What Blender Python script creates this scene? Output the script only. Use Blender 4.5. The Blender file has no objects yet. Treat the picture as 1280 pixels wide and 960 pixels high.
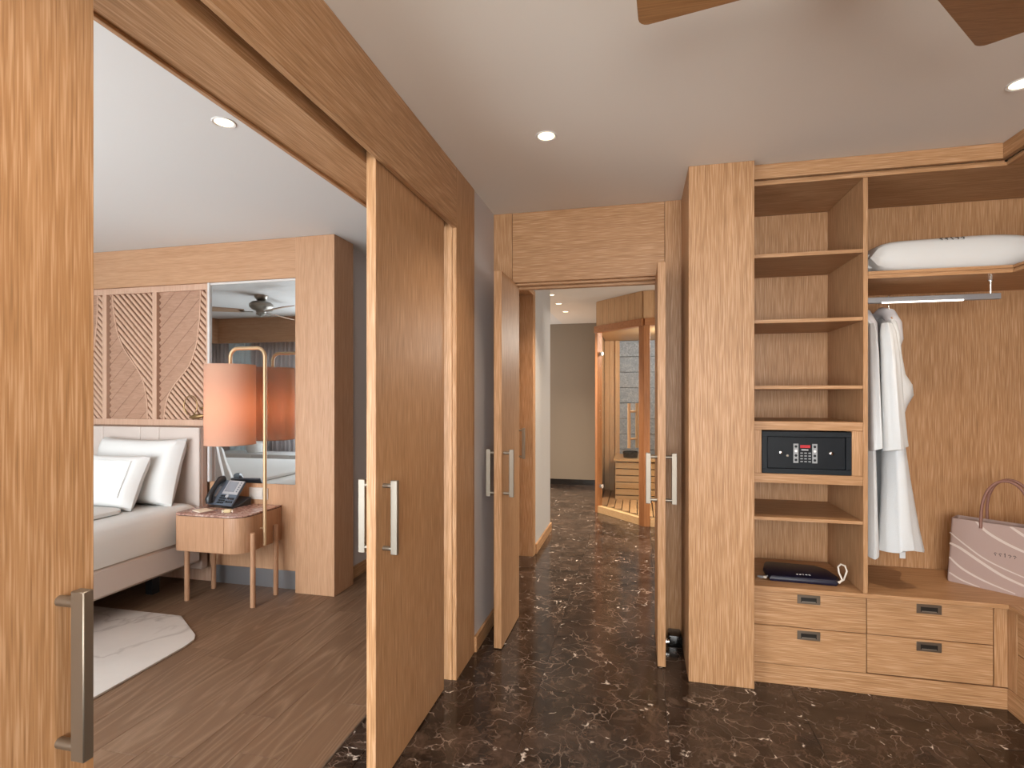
import bpy, bmesh, math, random
from mathutils import Vector, Matrix
random.seed(7)
R = math.radians
SC = bpy.context.scene
COL = SC.collection

# ---------------------------------------------------------------- camera
F_PX = 668.0
YAW = math.atan(157.0 / F_PX)
CAM_H = 1.40
cam_d = bpy.data.cameras.new('camera')
cam = bpy.data.objects.new('camera', cam_d)
COL.objects.link(cam)
cam.location = (0, 0, CAM_H)
cam.rotation_euler = (R(90), 0, YAW)
cam_d.sensor_fit = 'HORIZONTAL'
cam_d.sensor_width = 36.0
cam_d.lens = F_PX / 1280.0 * 36.0
cam_d.shift_y = 14.0 / 1280.0
cam_d.clip_start = 0.05
SC.camera = cam

# ---------------------------------------------------------------- world, exposure
W = bpy.data.worlds.new('daylight')
SC.world = W
W.use_nodes = True
W.node_tree.nodes['Background'].inputs[0].default_value = (0.80, 0.90, 1.0, 1)
W.node_tree.nodes['Background'].inputs[1].default_value = 2.6
SC.view_settings.view_transform = 'Standard'
SC.view_settings.look = 'None'
SC.view_settings.gamma = 1.0
SC.view_settings.use_curve_mapping = False
SC.view_settings.exposure = 1.0
SC.cycles.use_denoising = True
SC.cycles.max_bounces = 10
SC.cycles.diffuse_bounces = 5
SC.cycles.sample_clamp_indirect = 6.0

H = 2.52          # ceiling height

def area(name, loc, rot, sx, sy, energy, color):
    d = bpy.data.lights.new(name, 'AREA')
    d.shape = 'RECTANGLE'; d.size = sx; d.size_y = sy
    d.energy = energy; d.color = color
    o = bpy.data.objects.new(name, d); COL.objects.link(o)
    o.location = loc; o.rotation_euler = rot
    return o
# daylight entering through the dressing room window (behind the camera) and the bedroom window
area('daylight_dressing_window', (0.25, -2.55, 1.45), (R(90), 0, 0), 2.0, 1.9, 86, (1.0, 0.955, 0.90))
area('daylight_bedroom_window', (-3.05, -0.20, 1.25), (R(90), 0, 0), 2.7, 1.9, 53, (0.97, 0.98, 1.0))
area('added_corridor_fill', (2.10, 4.5, 1.5), (R(90), 0, R(90)), 1.5, 1.4, 18, (1.0, .97, .93))  # added fill from the right, brightens corridor ceiling and left wall
area('added_sauna_front_fill', (-2.58, 7.75, 1.5), (R(90), 0, R(-90)), .9, 1.5, 15, (1.0, .96, .92))  # added fill from the left, brightens the slanted sauna front

# ---------------------------------------------------------------- node helpers
def newmat(name):
    m = bpy.data.materials.new(name); m.use_nodes = True
    nt = m.node_tree
    return m, nt, nt.nodes['Principled BSDF'], nt.nodes['Material Output']
def N(nt, t, **kw):
    n = nt.nodes.new(t)
    for k, v in kw.items(): setattr(n, k, v)
    return n
def L(nt, a, b): nt.links.new(a, b)
def ramp(nt, fac, stops, interp='LINEAR'):
    r = N(nt, 'ShaderNodeValToRGB'); r.color_ramp.interpolation = interp
    e = r.color_ramp.elements
    while len(e) < len(stops): e.new(0.5)
    for q, (p, c) in zip(e, stops):
        q.position = p; q.color = (c, c, c, 1) if isinstance(c, (int, float)) else tuple(c) + (1,)
    L(nt, fac, r.inputs[0])
    return r.outputs[0]
def mix(nt, fac, a, b, mode='MIX'):
    m = N(nt, 'ShaderNodeMix', data_type='RGBA', blend_type=mode)
    for s, v in ((m.inputs[0], fac), (m.inputs[6], a), (m.inputs[7], b)):
        if hasattr(v, 'links'): L(nt, v, s)
        elif isinstance(v, (int, float)): s.default_value = v
        else: s.default_value = tuple(v) + (1,)
    return m.outputs[2]
def coords(nt, scale=(1, 1, 1), spread=37.0):
    tc = N(nt, 'ShaderNodeTexCoord'); oi = N(nt, 'ShaderNodeObjectInfo')
    sc = N(nt, 'ShaderNodeVectorMath', operation='SCALE'); sc.inputs[0].default_value = (spread, spread * .73, spread * .41)
    L(nt, oi.outputs['Random'], sc.inputs['Scale'])
    ad = N(nt, 'ShaderNodeVectorMath', operation='ADD')
    L(nt, tc.outputs['Object'], ad.inputs[0]); L(nt, sc.outputs[0], ad.inputs[1])
    return scaled(nt, ad.outputs[0], scale)
def scaled(nt, vec, scale):
    mu = N(nt, 'ShaderNodeVectorMath', operation='MULTIPLY'); L(nt, vec, mu.inputs[0]); mu.inputs[1].default_value = scale
    return mu.outputs[0]
def noise(nt, vec, scale=1.0, detail=3.0, rough=.5, dist=0.0):
    n = N(nt, 'ShaderNodeTexNoise'); L(nt, vec, n.inputs['Vector'])
    n.inputs['Scale'].default_value = scale; n.inputs['Detail'].default_value = detail
    n.inputs['Roughness'].default_value = rough; n.inputs['Distortion'].default_value = dist
    return n.outputs['Fac']
def bump(nt, b, h, strength=.2, dist=.002):
    n = N(nt, 'ShaderNodeBump'); n.inputs['Strength'].default_value = strength; n.inputs['Distance'].default_value = dist
    L(nt, h, n.inputs['Height']); L(nt, n.outputs[0], b.inputs['Normal'])
MATS = {}
def plain(name, col, rough=.5, metal=0.0, spec=.5, fine=None, bumpy=0.0, bscale=200.0):
    m, nt, b, o = newmat(name)
    b.inputs['Base Color'].default_value = tuple(col) + (1,)
    b.inputs['Roughness'].default_value = rough; b.inputs['Metallic'].default_value = metal
    b.inputs['Specular IOR Level'].default_value = spec
    v = coords(nt)
    if fine:
        n = noise(nt, v, fine[0], 3)
        c2 = [min(1, c * fine[1]) for c in col]
        L(nt, mix(nt, n, col, c2), b.inputs['Base Color'])
    if bumpy: bump(nt, b, noise(nt, v, bscale, 2), bumpy)
    MATS[name] = m
    return m
def wood(name, axis, light, dark, pale, fine=1.0, rough=.45, contrast=1.0):
    m, nt, b, o = newmat(name)
    def sc(across, along): return tuple(along if i == axis else across for i in range(3))
    base = coords(nt)
    broad = noise(nt, scaled(nt, base, sc(5, .5)), 1, 2, .5, .6)
    mid = noise(nt, scaled(nt, base, sc(60, 1.6)), 1, 3, .6, .4)
    pore = noise(nt, scaled(nt, base, sc(270 * fine, 8)), 1, 1.5, .55)
    c = mix(nt, ramp(nt, mid, ((.32, 0), (.68, 1))), dark, light)
    c = mix(nt, ramp(nt, broad, ((.40, 0), (.75, .22 * contrast))), c, tuple(x * .82 for x in dark))
    c = mix(nt, ramp(nt, pore, ((.50, 0), (.68, .85 * contrast))), c, pale)
    c = mix(nt, ramp(nt, pore, ((.30, .55 * contrast), (.45, 0))), c, tuple(x * .62 for x in dark))
    L(nt, c, b.inputs['Base Color'])
    b.inputs['Roughness'].default_value = rough
    b.inputs['Specular IOR Level'].default_value = .35
    bump(nt, b, pore, .12, .001)
    MATS[name] = m
    return m
OL, OD, OP = (.430, .236, .113), (.362, .188, .083), (.535, .327, .186)
for i, a in enumerate('xyz'): wood('oak_' + a, i, OL, OD, OP)
BL, BD, BP = (.50, .29, .165), (.43, .235, .125), (.58, .365, .23)
for i, a in enumerate('xyz'): wood('bedroom_oak_' + a, i, BL, BD, BP, contrast=.6)
wood('carved_wood', 2, (.58, .38, .275), (.51, .32, .22), (.64, .45, .34), contrast=.4)
wood('veneer_wood', 0, (.42, .25, .17), (.35, .20, .13), (.50, .32, .23), contrast=.5)
wood('leg_wood', 2, (.47, .265, .155), (.395, .212, .115), (.54, .33, .20), contrast=.5)
wood('walnut_x', 0, (.30, .150, .062), (.24, .115, .045), (.34, .18, .08), contrast=.6)
wood('cedar_z', 2, (.44, .19, .075), (.34, .13, .045), (.50, .24, .10), contrast=.5)
wood('cedar_x', 0, (.44, .19, .075), (.34, .13, .045), (.50, .24, .10), contrast=.5)
wood('spruce_z', 2, (.60, .37, .195), (.51, .29, .14), (.66, .43, .24), contrast=.5)
wood('spruce_x', 0, (.62, .40, .21), (.54, .33, .15), (.68, .46, .26), contrast=.4)
wood('shelf_oak_x', 0, OL, OD, OP, contrast=.8)

def floor_plank():
    m, nt, b, o = newmat('floor_plank')
    base = coords(nt, (1, 1, 1), 61.0)
    # cathedral rings: a stretched noise sliced into bands
    f = noise(nt, scaled(nt, base, (7.5, .85, 3)), 1, 1.5, .45, .35)
    mu = N(nt, 'ShaderNodeMath', operation='MULTIPLY'); L(nt, f, mu.inputs[0]); mu.inputs[1].default_value = 22.0
    fr = N(nt, 'ShaderNodeMath', operation='PINGPONG'); L(nt, mu.outputs[0], fr.inputs[0]); fr.inputs[1].default_value = 1.0
    ring = ramp(nt, fr.outputs[0], ((.0, 1), (.30, .35), (.6, 0)))
    pore = noise(nt, scaled(nt, base, (230, 7, 50)), 1, 2, .6)
    oi = N(nt, 'ShaderNodeObjectInfo')
    c = mix(nt, oi.outputs['Random'], (.145, .082, .047), (.175, .102, .060))
    c = mix(nt, ramp(nt, noise(nt, scaled(nt, base, (20, 1, 3)), 1, 3), ((.35, 0), (.7, .5))), c, (.118, .064, .035))
    rr = N(nt, 'ShaderNodeMath', operation='MULTIPLY'); L(nt, ring, rr.inputs[0]); L(nt, ramp(nt, pore, ((.30, .30), (.60, 1))), rr.inputs[1])
    c = mix(nt, rr.outputs[0], c, (.235, .150, .095))
    c = mix(nt, ramp(nt, pore, ((.52, 0), (.75, .45))), c, (.215, .13, .078))
    L(nt, c, b.inputs['Base Color']); b.inputs['Roughness'].default_value = .42
    b.inputs['Specular IOR Level'].default_value = .35
    bump(nt, b, pore, .08, .001)
    MATS['floor_plank'] = m
floor_plank()

def marble_dark():
    m, nt, b, o = newmat('dark_marble')
    p = coords(nt, (1, 1, 1), 53.0)
    # warped coordinates
    wn = N(nt, 'ShaderNodeTexNoise'); L(nt, p, wn.inputs['Vector']); wn.inputs['Scale'].default_value = 4.5; wn.inputs['Detail'].default_value = 4
    sub = N(nt, 'ShaderNodeVectorMath', operation='SUBTRACT'); L(nt, wn.outputs['Color'], sub.inputs[0]); sub.inputs[1].default_value = (.5, .5, .5)
    ws = N(nt, 'ShaderNodeVectorMath', operation='SCALE'); L(nt, sub.outputs[0], ws.inputs[0]); ws.inputs['Scale'].default_value = .34
    wp = N(nt, 'ShaderNodeVectorMath', operation='ADD'); L(nt, p, wp.inputs[0]); L(nt, ws.outputs[0], wp.inputs[1])
    vo = N(nt, 'ShaderNodeTexVoronoi', feature='DISTANCE_TO_EDGE'); L(nt, wp.outputs[0], vo.inputs['Vector']); vo.inputs['Scale'].default_value = 9.5
    vo2 = N(nt, 'ShaderNodeTexVoronoi', feature='DISTANCE_TO_EDGE'); L(nt, wp.outputs[0], vo2.inputs['Vector']); vo2.inputs['Scale'].default_value = 17
    big = noise(nt, p, 3.2, 4, .6, .8)
    big2 = noise(nt, p, 9, 4, .65, 1.2)
    c = mix(nt, ramp(nt, big, ((.36, 0), (.66, 1))), (.0095, .0058, .0042), (.042, .026, .019))
    c = mix(nt, ramp(nt, big2, ((.50, 0), (.72, .8))), c, (.088, .056, .040))
    gate = noise(nt, p, 6.0, 3, .6)
    def prod(a, bb):
        q = N(nt, 'ShaderNodeMath', operation='MULTIPLY'); L(nt, a, q.inputs[0]); L(nt, bb, q.inputs[1]); return q.outputs[0]
    v1 = prod(ramp(nt, vo.outputs['Distance'], ((.0, 1), (.030, 0))), ramp(nt, gate, ((.42, 0), (.64, .8))))
    v2 = prod(ramp(nt, vo2.outputs['Distance'], ((.0, 1), (.04, 0))), ramp(nt, noise(nt, p, 7.3, 3, .6), ((.42, .0), (.66, .6))))
    c = mix(nt, v2, c, (.17, .105, .073))
    c = mix(nt, v1, c, (.30, .225, .18))
    fl = prod(ramp(nt, vo.outputs['Distance'], ((.0, 1), (.055, 0))), ramp(nt, noise(nt, p, 13, 3, .6), ((.625, 0), (.68, 1))))
    c = mix(nt, fl, c, (.66, .58, .50))
    L(nt, c, b.inputs['Base Color']); b.inputs['Roughness'].default_value = .16
    b.inputs['Specular IOR Level'].default_value = .42
    MATS['dark_marble'] = m
marble_dark()

def veined(name, base, vein, scale, rough, warp=.5, width=.03, spots=None):
    m, nt, b, o = newmat(name)
    p = coords(nt)
    n1 = noise(nt, p, scale, 5, .55, warp)
    ab = N(nt, 'ShaderNodeMath', operation='SUBTRACT'); L(nt, n1, ab.inputs[0]); ab.inputs[1].default_value = .5
    aa = N(nt, 'ShaderNodeMath', operation='ABSOLUTE'); L(nt, ab.outputs[0], aa.inputs[0])
    c = mix(nt, ramp(nt, aa.outputs[0], ((0, .8), (width, 0))), base, vein)
    c = mix(nt, ramp(nt, noise(nt, p, scale * 2.2, 4), ((.45, 0), (.75, .5))), c, tuple(x * .82 for x in base))
    if spots: c = mix(nt, ramp(nt, noise(nt, p, scale * 5, 3), ((.52, 0), (.62, .8))), c, spots)
    L(nt, c, b.inputs['Base Color']); b.inputs['Roughness'].default_value = rough
    MATS[name] = m
veined('rug_marble', (.54, .50, .465), (.36, .32, .29), 1.5, .9, .7, .022)
veined('pink_marble', (.42, .25, .20), (.62, .48, .42), 9, .2, 1.0, .04, (.22, .10, .085))
veined('slate', (.27, .305, .35), (.40, .44, .49), 10, .7, .8, .05, (.19, .215, .25))

plain('ceiling_paint', (.74, .69, .62), .8, fine=(1.3, .97))
plain('bedroom_ceiling_paint', (.66, .655, .64), .8)
plain('lilac_paint', (.50, .465, .455), .75)
plain('grey_paint', (.42, .405, .385), .75)
plain('taupe_paint', (.225, .185, .14), .75)
plain('cream_paint', (.55, .50, .44), .75)
plain('grout', (.16, .12, .095), .8)
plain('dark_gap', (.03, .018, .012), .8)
plain('nickel', (.30, .265, .22), .52, 1.0)
plain('chrome', (.80, .79, .78), .15, 1.0)
plain('steel_grey', (.36, .36, .37), .38, .8)
plain('aluminium', (.40, .405, .42), .35, .55)
plain('brass', (.55, .38, .22), .45, .6)
plain('dark_brass', (.34, .22, .10), .35, .9)
plain('bronze', (.19, .15, .115), .38, .8)
plain('bronze_dark', (.022, .018, .015), .45, .5)
plain('black_coat', (.0075, .0105, .014), .5, spec=.22)
plain('black_door', (.0055, .0075, .0105), .45, spec=.2)
plain('black_plastic', (.014, .015, .017), .35)
plain('black_gloss', (.004, .004, .004), .08)
plain('phone_silver', (.42, .43, .45), .4, .3)
plain('phone_blue', (.085, .105, .135), .4)
plain('phone_screen', (.20, .22, .25), .2)
plain('label_grey', (.28, .29, .30), .5)
plain('white_print', (.75, .75, .75), .5)
plain('red_display', (.42, .012, .022), .25)
plain('cotton', (.68, .675, .655), .85, bumpy=.15, bscale=60)
plain('sheet', (.68, .675, .65), .85, bumpy=.1, bscale=30)
plain('terry', (.63, .645, .655), .95, bumpy=.6, bscale=420)
plain('collar_terry', (.52, .50, .515), .95, bumpy=.6, bscale=300)
plain('upholstery', (.54, .46, .41), .7, bumpy=.1, bscale=500)
plain('upholstery_side', (.43, .315, .255), .7)
plain('navy', (.0028, .0035, .020), .45)
plain('cord_white', (.72, .66, .58), .8)
plain('bag_pink', (.345, .245, .215), .75, bumpy=.2, bscale=700)
plain('bag_stripe', (.52, .43, .38), .7)
plain('bag_handle', (.205, .095, .070), .55)
plain('ink', (.025, .018, .016), .6)
plain('white_plastic', (.58, .54, .49), .4)
plain('curtain_grey', (.62, .58, .59), .9)
plain('white_lacquer', (.70, .70, .69), .35)
plain('teal_fabric', (.20, .32, .33), .8)
plain('fan_metal', (.30, .275, .24), .35, .8)
plain('fan_blade_light', (.36, .235, .15), .5)
plain('paper', (.70, .60, .47), .7)
plain('soap_gold', (.60, .46, .25), .5)
plain('trim_white', (.60, .575, .55), .4)
plain('black_skirting', (.010, .008, .007), .2)

def emit(name, col, strength):
    m, nt, b, o = newmat(name)
    b.inputs['Base Color'].default_value = tuple(col) + (1,)
    b.inputs['Emission Color'].default_value = tuple(col) + (1,)
    b.inputs['Emission Strength'].default_value = strength
    MATS[name] = m
emit('lamp_glow', (1.0, .80, .50), 2.2)
emit('led_glow', (1.0, .95, .86), 2.5)
emit('bulb_glow', (1.0, .62, .34), 3.0)

def mirror_mat():
    m, nt, b, o = newmat('mirror_glass')
    b.inputs['Base Color'].default_value = (.70, .735, .755, 1); b.inputs['Metallic'].default_value = 1.0; b.inputs['Roughness'].default_value = .015
    MATS['mirror_glass'] = m
mirror_mat()
def glass_mat():
    m, nt, b, o = newmat('clear_glass')
    t = N(nt, 'ShaderNodeBsdfTransparent'); t.inputs[0].default_value = (.93, .95, .94, 1)
    g = N(nt, 'ShaderNodeBsdfGlossy'); g.inputs['Roughness'].default_value = .02
    lw = N(nt, 'ShaderNodeLayerWeight'); lw.inputs[0].default_value = .5
    pw = N(nt, 'ShaderNodeMath', operation='POWER'); L(nt, lw.outputs['Facing'], pw.inputs[0]); pw.inputs[1].default_value = 4.0
    ma = N(nt, 'ShaderNodeMath', operation='MULTIPLY_ADD'); L(nt, pw.outputs[0], ma.inputs[0]); ma.inputs[1].default_value = .5; ma.inputs[2].default_value = .03
    mx = N(nt, 'ShaderNodeMixShader'); L(nt, ma.outputs[0], mx.inputs[0]); L(nt, t.outputs[0], mx.inputs[1]); L(nt, g.outputs[0], mx.inputs[2])
    L(nt, mx.outputs[0], o.inputs[0])
    MATS['clear_glass'] = m
glass_mat()
def cloth_translucent(name, col, tr, f=.5):
    m, nt, b, o = newmat(name)
    d = N(nt, 'ShaderNodeBsdfDiffuse'); d.inputs[0].default_value = tuple(col) + (1,)
    t = N(nt, 'ShaderNodeBsdfTranslucent'); t.inputs[0].default_value = tuple(tr) + (1,)
    mx = N(nt, 'ShaderNodeMixShader'); mx.inputs[0].default_value = f
    L(nt, d.outputs[0], mx.inputs[1]); L(nt, t.outputs[0], mx.inputs[2]); L(nt, mx.outputs[0], o.inputs[0])
    MATS[name] = m
cloth_translucent('shade_fabric', (.68, .45, .33), (.80, .52, .37), .42)
cloth_translucent('sheer_fabric', (.70, .70, .68), (.55, .55, .54), .45)

# ---------------------------------------------------------------- mesh builder
ORG = {}
class MB:
    def __init__(self, xf=None):
        self.v = []; self.f = []; self.xf = xf
    def add(self, pts, faces):
        n = len(self.v)
        for p in pts:
            p = Vector(p)
            if self.xf is not None: p = self.xf @ p
            self.v.append(p)
        for f in faces: self.f.append([n + i for i in f])
        return self
    def box(self, x0, x1, y0, y1, z0, z1):
        p = [(x, y, z) for z in (z0, z1) for y in (y0, y1) for x in (x0, x1)]
        return self.add(p, [(0, 2, 3, 1), (4, 5, 7, 6), (0, 1, 5, 4), (2, 6, 7, 3), (0, 4, 6, 2), (1, 3, 7, 5)])
    def prism(self, poly, axis, a0, a1):
        # poly: 2d points in the plane of the two other axes (ascending order)
        n = len(poly)
        def P(p, a):
            q = list(p); q.insert(axis, a); return q
        pts = [P(p, a0) for p in poly] + [P(p, a1) for p in poly]
        return self.add(pts, [tuple(range(n))[::-1], tuple(range(n, 2 * n))] + [(i, (i + 1) % n, n + (i + 1) % n, n + i) for i in range(n)])
    def loft(self, rings, cap=True, closed=True):
        m = len(rings[0]); pts = [p for r in rings for p in r]; fs = []
        for i in range(len(rings) - 1):
            for j in range(m if closed else m - 1):
                k = (j + 1) % m
                fs.append((i * m + j, i * m + k, (i + 1) * m + k, (i + 1) * m + j))
        if cap and closed:
            fs.append(tuple(range(m))[::-1]); fs.append(tuple(range((len(rings) - 1) * m, len(rings) * m)))
        return self.add(pts, fs)
    def tube(self, path, r, n=10, cap=True, closed=False):
        path = [Vector(p) for p in path]; rings = []
        m = len(path); up = None
        for i, p in enumerate(path):
            a = path[(i - 1) % m] if (closed or i > 0) else p
            b = path[(i + 1) % m] if (closed or i < m - 1) else p
            t = (b - a).normalized()
            if up is None:
                up = t.orthogonal().normalized()
            up = (up - t * up.dot(t))
            up = up.normalized() if up.length > 1e-6 else t.orthogonal().normalized()
            s = t.cross(up)
            rr = r[i] if isinstance(r, (list, tuple)) else r
            rings.append([p + (up * math.cos(2 * math.pi * j / n) + s * math.sin(2 * math.pi * j / n)) * rr for j in range(n)])
        if closed: rings.append(rings[0]); cap = False
        return self.loft(rings, cap)
    def lathe(self, prof, c, n=24, axis=2, cap=True):
        rings = []
        for r, h in prof:
            ring = []
            for j in range(n):
                a = 2 * math.pi * j / n
                q = [r * math.cos(a), r * math.sin(a)]; q.insert(axis, h)
                ring.append((c[0] + q[0], c[1] + q[1], c[2] + q[2]))
            rings.append(ring)
        return self.loft(rings, cap)
    def build(self, name, mat, parent=None, smooth=False, bevel=0.0, seg=2, label=None, cat=None, group=None, kind=None, origin=None, mesh=None):
        if origin is None:
            xs = [p.x for p in self.v]; ys = [p.y for p in self.v]; zs = [p.z for p in self.v]
            origin = Vector(((min(xs) + max(xs)) / 2, (min(ys) + max(ys)) / 2, min(zs)))
        origin = Vector(origin)
        me = bpy.data.meshes.new(name)
        me.from_pydata([p - origin for p in self.v], [], self.f)
        bm = bmesh.new(); bm.from_mesh(me)
        bmesh.ops.recalc_face_normals(bm, faces=bm.faces)
        if bevel > 0:
            es = [e for e in bm.edges if len(e.link_faces) == 2 and e.calc_face_angle(0) > .6]
            bmesh.ops.bevel(bm, geom=es, offset=bevel, segments=seg, profile=.6, affect='EDGES', clamp_overlap=True)
        bm.to_mesh(me); bm.free()
        if smooth or bevel > 0:
            me.polygons.foreach_set('use_smooth', [True] * len(me.polygons))
            me.set_sharp_from_angle(angle=R(40))
        me.materials.append(MATS[mat])
        return link(name, me, origin, parent, label, cat, group, kind)
def link(name, me, origin, parent=None, label=None, cat=None, group=None, kind=None):
    o = bpy.data.objects.new(name, me); COL.objects.link(o)
    place(o, origin, parent); tag(o, label, cat, group, kind)
    return o
def place(o, origin, parent):
    origin = Vector(origin); ORG[o.name] = origin
    if parent is not None:
        o.parent = parent; o.location = origin - ORG[parent.name]
    else: o.location = origin
def tag(o, label=None, cat=None, group=None, kind=None):
    for k, v in (('label', label), ('category', cat), ('group', group), ('kind', kind)):
        if v: o[k] = v
def thing(name, loc, label, cat, group=None, kind=None):
    o = bpy.data.objects.new(name, None); COL.objects.link(o); o.empty_display_size = .1
    place(o, loc, None); tag(o, label, cat, group, kind)
    return o
def B(name, mat, parent, x0, x1, y0, y1, z0, z1, bevel=.0012, **kw):
    return MB().box(min(x0, x1), max(x0, x1), min(y0, y1), max(y0, y1), min(z0, z1), max(z0, z1)).build(name, mat, parent, bevel=bevel, seg=1, **kw)
def arc(cx, cy, r, a0, a1, n):
    return [(cx + r * math.cos(R(a0 + (a1 - a0) * i / n)), cy + r * math.sin(R(a0 + (a1 - a0) * i / n))) for i in range(n + 1)]
def rrect(x0, x1, y0, y1, r, n=5):
    return arc(x1 - r, y1 - r, r, 0, 90, n) + arc(x0 + r, y1 - r, r, 90, 180, n) + arc(x0 + r, y0 + r, r, 180, 270, n) + arc(x1 - r, y0 + r, r, 270, 360, n)
def copy_tree(o, parent, loc, label=None, rotz=0.0):
    c = o.copy(); COL.objects.link(c); ORG[c.name] = Vector(loc)
    if parent is None:
        c.location = loc; c.rotation_euler = (0, 0, rotz)
        if label: c['label'] = label
    else: c.parent = parent
    for ch in list(o.children): copy_tree(ch, c, (0, 0, 0))
    return c

# marks of the little five-stroke logo, mapped by fn(s, t) to 3d points
HOOK = [(.85, .72), (.45, .82), (.22, .62), (.5, .42), (.52, .12)]
LOGO = [[HOOK], [HOOK], [[(.5, 1.05), (.5, .1)], [(.28, .8), (.5, .8)]],
        [[(1 - a, b) for a, b in HOOK]], [[(1 - a, b) for a, b in HOOK]]]
def logo(parent, mat, fn, w, h, r):
    for i, g in enumerate(LOGO):
        mb = MB()
        for st in g:
            mb.tube([fn((i - 2.5 + a) * w, (b - .5) * h) for a, b in st], r, 5)
        mb.build('printed_letter', mat, parent)

# ---------------------------------------------------------------- setting: floors
TS = .585; TX0 = .125; TY0 = 2.505
fl = B('floor', 'grout', None, -2.7, 2.4, -2.7, 8.5, -.06, -.0062, 0, kind='structure', label='dark brown veined marble tile floor', cat='floor')
tile_mesh = {}
def tiles():
    i0 = math.floor((-2.65 - TX0) / TS); i1 = math.ceil((2.35 - TX0) / TS)
    j0 = math.floor((-2.6 - TY0) / TS); j1 = math.ceil((8.35 - TY0) / TS)
    g = .0009
    for i in range(i0, i1):
        for j in range(j0, j1):
            x0, x1 = TX0 + i * TS, TX0 + (i + 1) * TS; y0, y1 = TY0 + j * TS, TY0 + (j + 1) * TS
            y0 = max(y0, -2.6); y1 = min(y1, 8.35)
            lim = -2.6 if y0 > 5.2 else -1.15
            x0 = max(x0, lim); x1 = min(x1, 2.15)
            if x1 - x0 < .02 or y1 - y0 < .02: continue
            # nothing to see under the wardrobe
            if x0 > .6 and y0 > 2.9 and y1 < 5.6: continue
            key = (round(x1 - x0, 3), round(y1 - y0, 3))
            c = Vector(((x0 + x1) / 2, (y0 + y1) / 2, -.006))
            if key not in tile_mesh:
                o = B('tile', 'dark_marble', fl, x0 + g, x1 - g, y0 + g, y1 - g, -.006, 0, .0007)
                tile_mesh[key] = o.data
            else: link('tile', tile_mesh[key], c, fl)
tiles()
bf = B('floor', 'dark_gap', None, -6.3, -1.15, -.3, 5.35, -.06, -.0062, 0, kind='structure', label='brown oak plank floor of the bedroom', cat='floor')
def planks():
    w = .185; mesh = {}; i = 0; x = -1.15
    rnd = random.Random(3)
    while x > -6.3:
        x1 = x; x0 = max(x - w, -6.3)
        ymax = 5.3 if x1 > -2.25 else 3.75
        y = -.3 - rnd.uniform(0, 1.3)
        while y < ymax:
            ya, yb = max(y, -.3), min(y + 1.4, ymax)
            if yb - ya > .03:
                g = .0005
                key = (round(x1 - x0, 3), round(yb - ya, 3))
                if key not in mesh:
                    o = B('plank', 'floor_plank', bf, x0 + g, x1 - g, ya + g, yb - g, -.006, 0, .0006); mesh[key] = o.data
                else: link('plank', mesh[key], ((x0 + x1) / 2, (ya + yb) / 2, -.006), bf)
            y += 1.4
        x -= w; i += 1
planks()
B('trim_6', 'bronze', None, -1.158, -1.15, -.25, 2.49, -.0055, .0015, 0, kind='structure', label='thin metal strip between marble and oak floors', cat='trim')

# ---------------------------------------------------------------- setting: ceiling and walls
B('ceiling', 'ceiling_paint', None, -1.15, 2.4, -2.8, 8.5, H, H + .08, 0, kind='structure', label='beige plaster ceiling above dressing room and corridor', cat='ceiling')
B('ceiling', 'bedroom_ceiling_paint', None, -6.4, -1.15, -.4, 5.5, H, H + .08, 0, kind='structure', label='pale grey plaster ceiling above the bedroom', cat='ceiling')
B('ceiling', 'bedroom_ceiling_paint', None, -2.7, -1.15, 5.5, 8.5, H, H + .08, 0, kind='structure', label='ceiling over the far left part of the corridor', cat='ceiling')
def wall(name, mat, x0, x1, y0, y1, label, z0=0, z1=H):
    return B(name, mat, None, x0, x1, y0, y1, z0, z1, 0, kind='structure', label=label, cat='wall')
wall('wall_passage', 'lilac_paint', -1.14, -.868, 2.785, 3.205, 'narrow lilac grey wall between sliding door frame and double door')
wall('wall_corridor_left', 'grey_paint', -1.10, -.88, 4.64, 5.47, 'light grey corridor wall seen through the double door')
wall('wall_corridor_over_door', 'grey_paint', -1.10, -.885, 3.34, 4.64, 'light grey corridor wall above its side door', 2.31, H)
wall('wall_far', 'taupe_paint', -2.7, 2.2, 8.36, 8.46, 'dark taupe wall at the far end of the corridor')
wall('wall_far_left', 'grey_paint', -2.7, -2.62, 5.47, 8.36, 'grey wall left of the far corridor')
for nm, x, sg, y0, y1, z0, z1, lb in (('window_added_left', -2.62, 1, 7.28, 8.22, .73, 2.27, 'unseen window added to light the sauna front'), ('window_added_right', 2.12, -1, 3.73, 5.27, .78, 2.22, 'unseen window added to light the corridor from the right')):  # unseen windows added to go with the two corridor fill lights
    w = thing(nm, (x, (y0 + y1) / 2, z0), lb, 'window', kind='structure')
    for a, b in ((y0, y0 + .05), (y1 - .05, y1)): B('frame', 'trim_white', w, x, x + sg * .03, a, b, z0, z1)
    for a, b in ((z0, z0 + .05), (z1 - .05, z1)): B('frame', 'trim_white', w, x, x + sg * .03, y0 + .05, y1 - .05, a, b)
    B('pane', 'clear_glass', w, x + sg * .002, x + sg * .008, y0 + .05, y1 - .05, z0 + .05, z1 - .05, 0)
wall('wall_corridor_right', 'grey_paint', 2.12, 2.22, 3.4, 8.36, 'grey wall right of the corridor and sauna')
wall('wall_passage_end', 'grey_paint', -2.7, -1.10, 5.35, 5.47, 'grey wall closing the passage behind the bedroom')
wall('wall_dressing_back', 'cream_paint', .275, 2.2, 3.30, 3.40, 'wall behind the oak wardrobe')
wall('wall_dressing_right', 'cream_paint', 2.12, 2.22, -2.7, 3.40, 'cream wall right of the dressing room')
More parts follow.
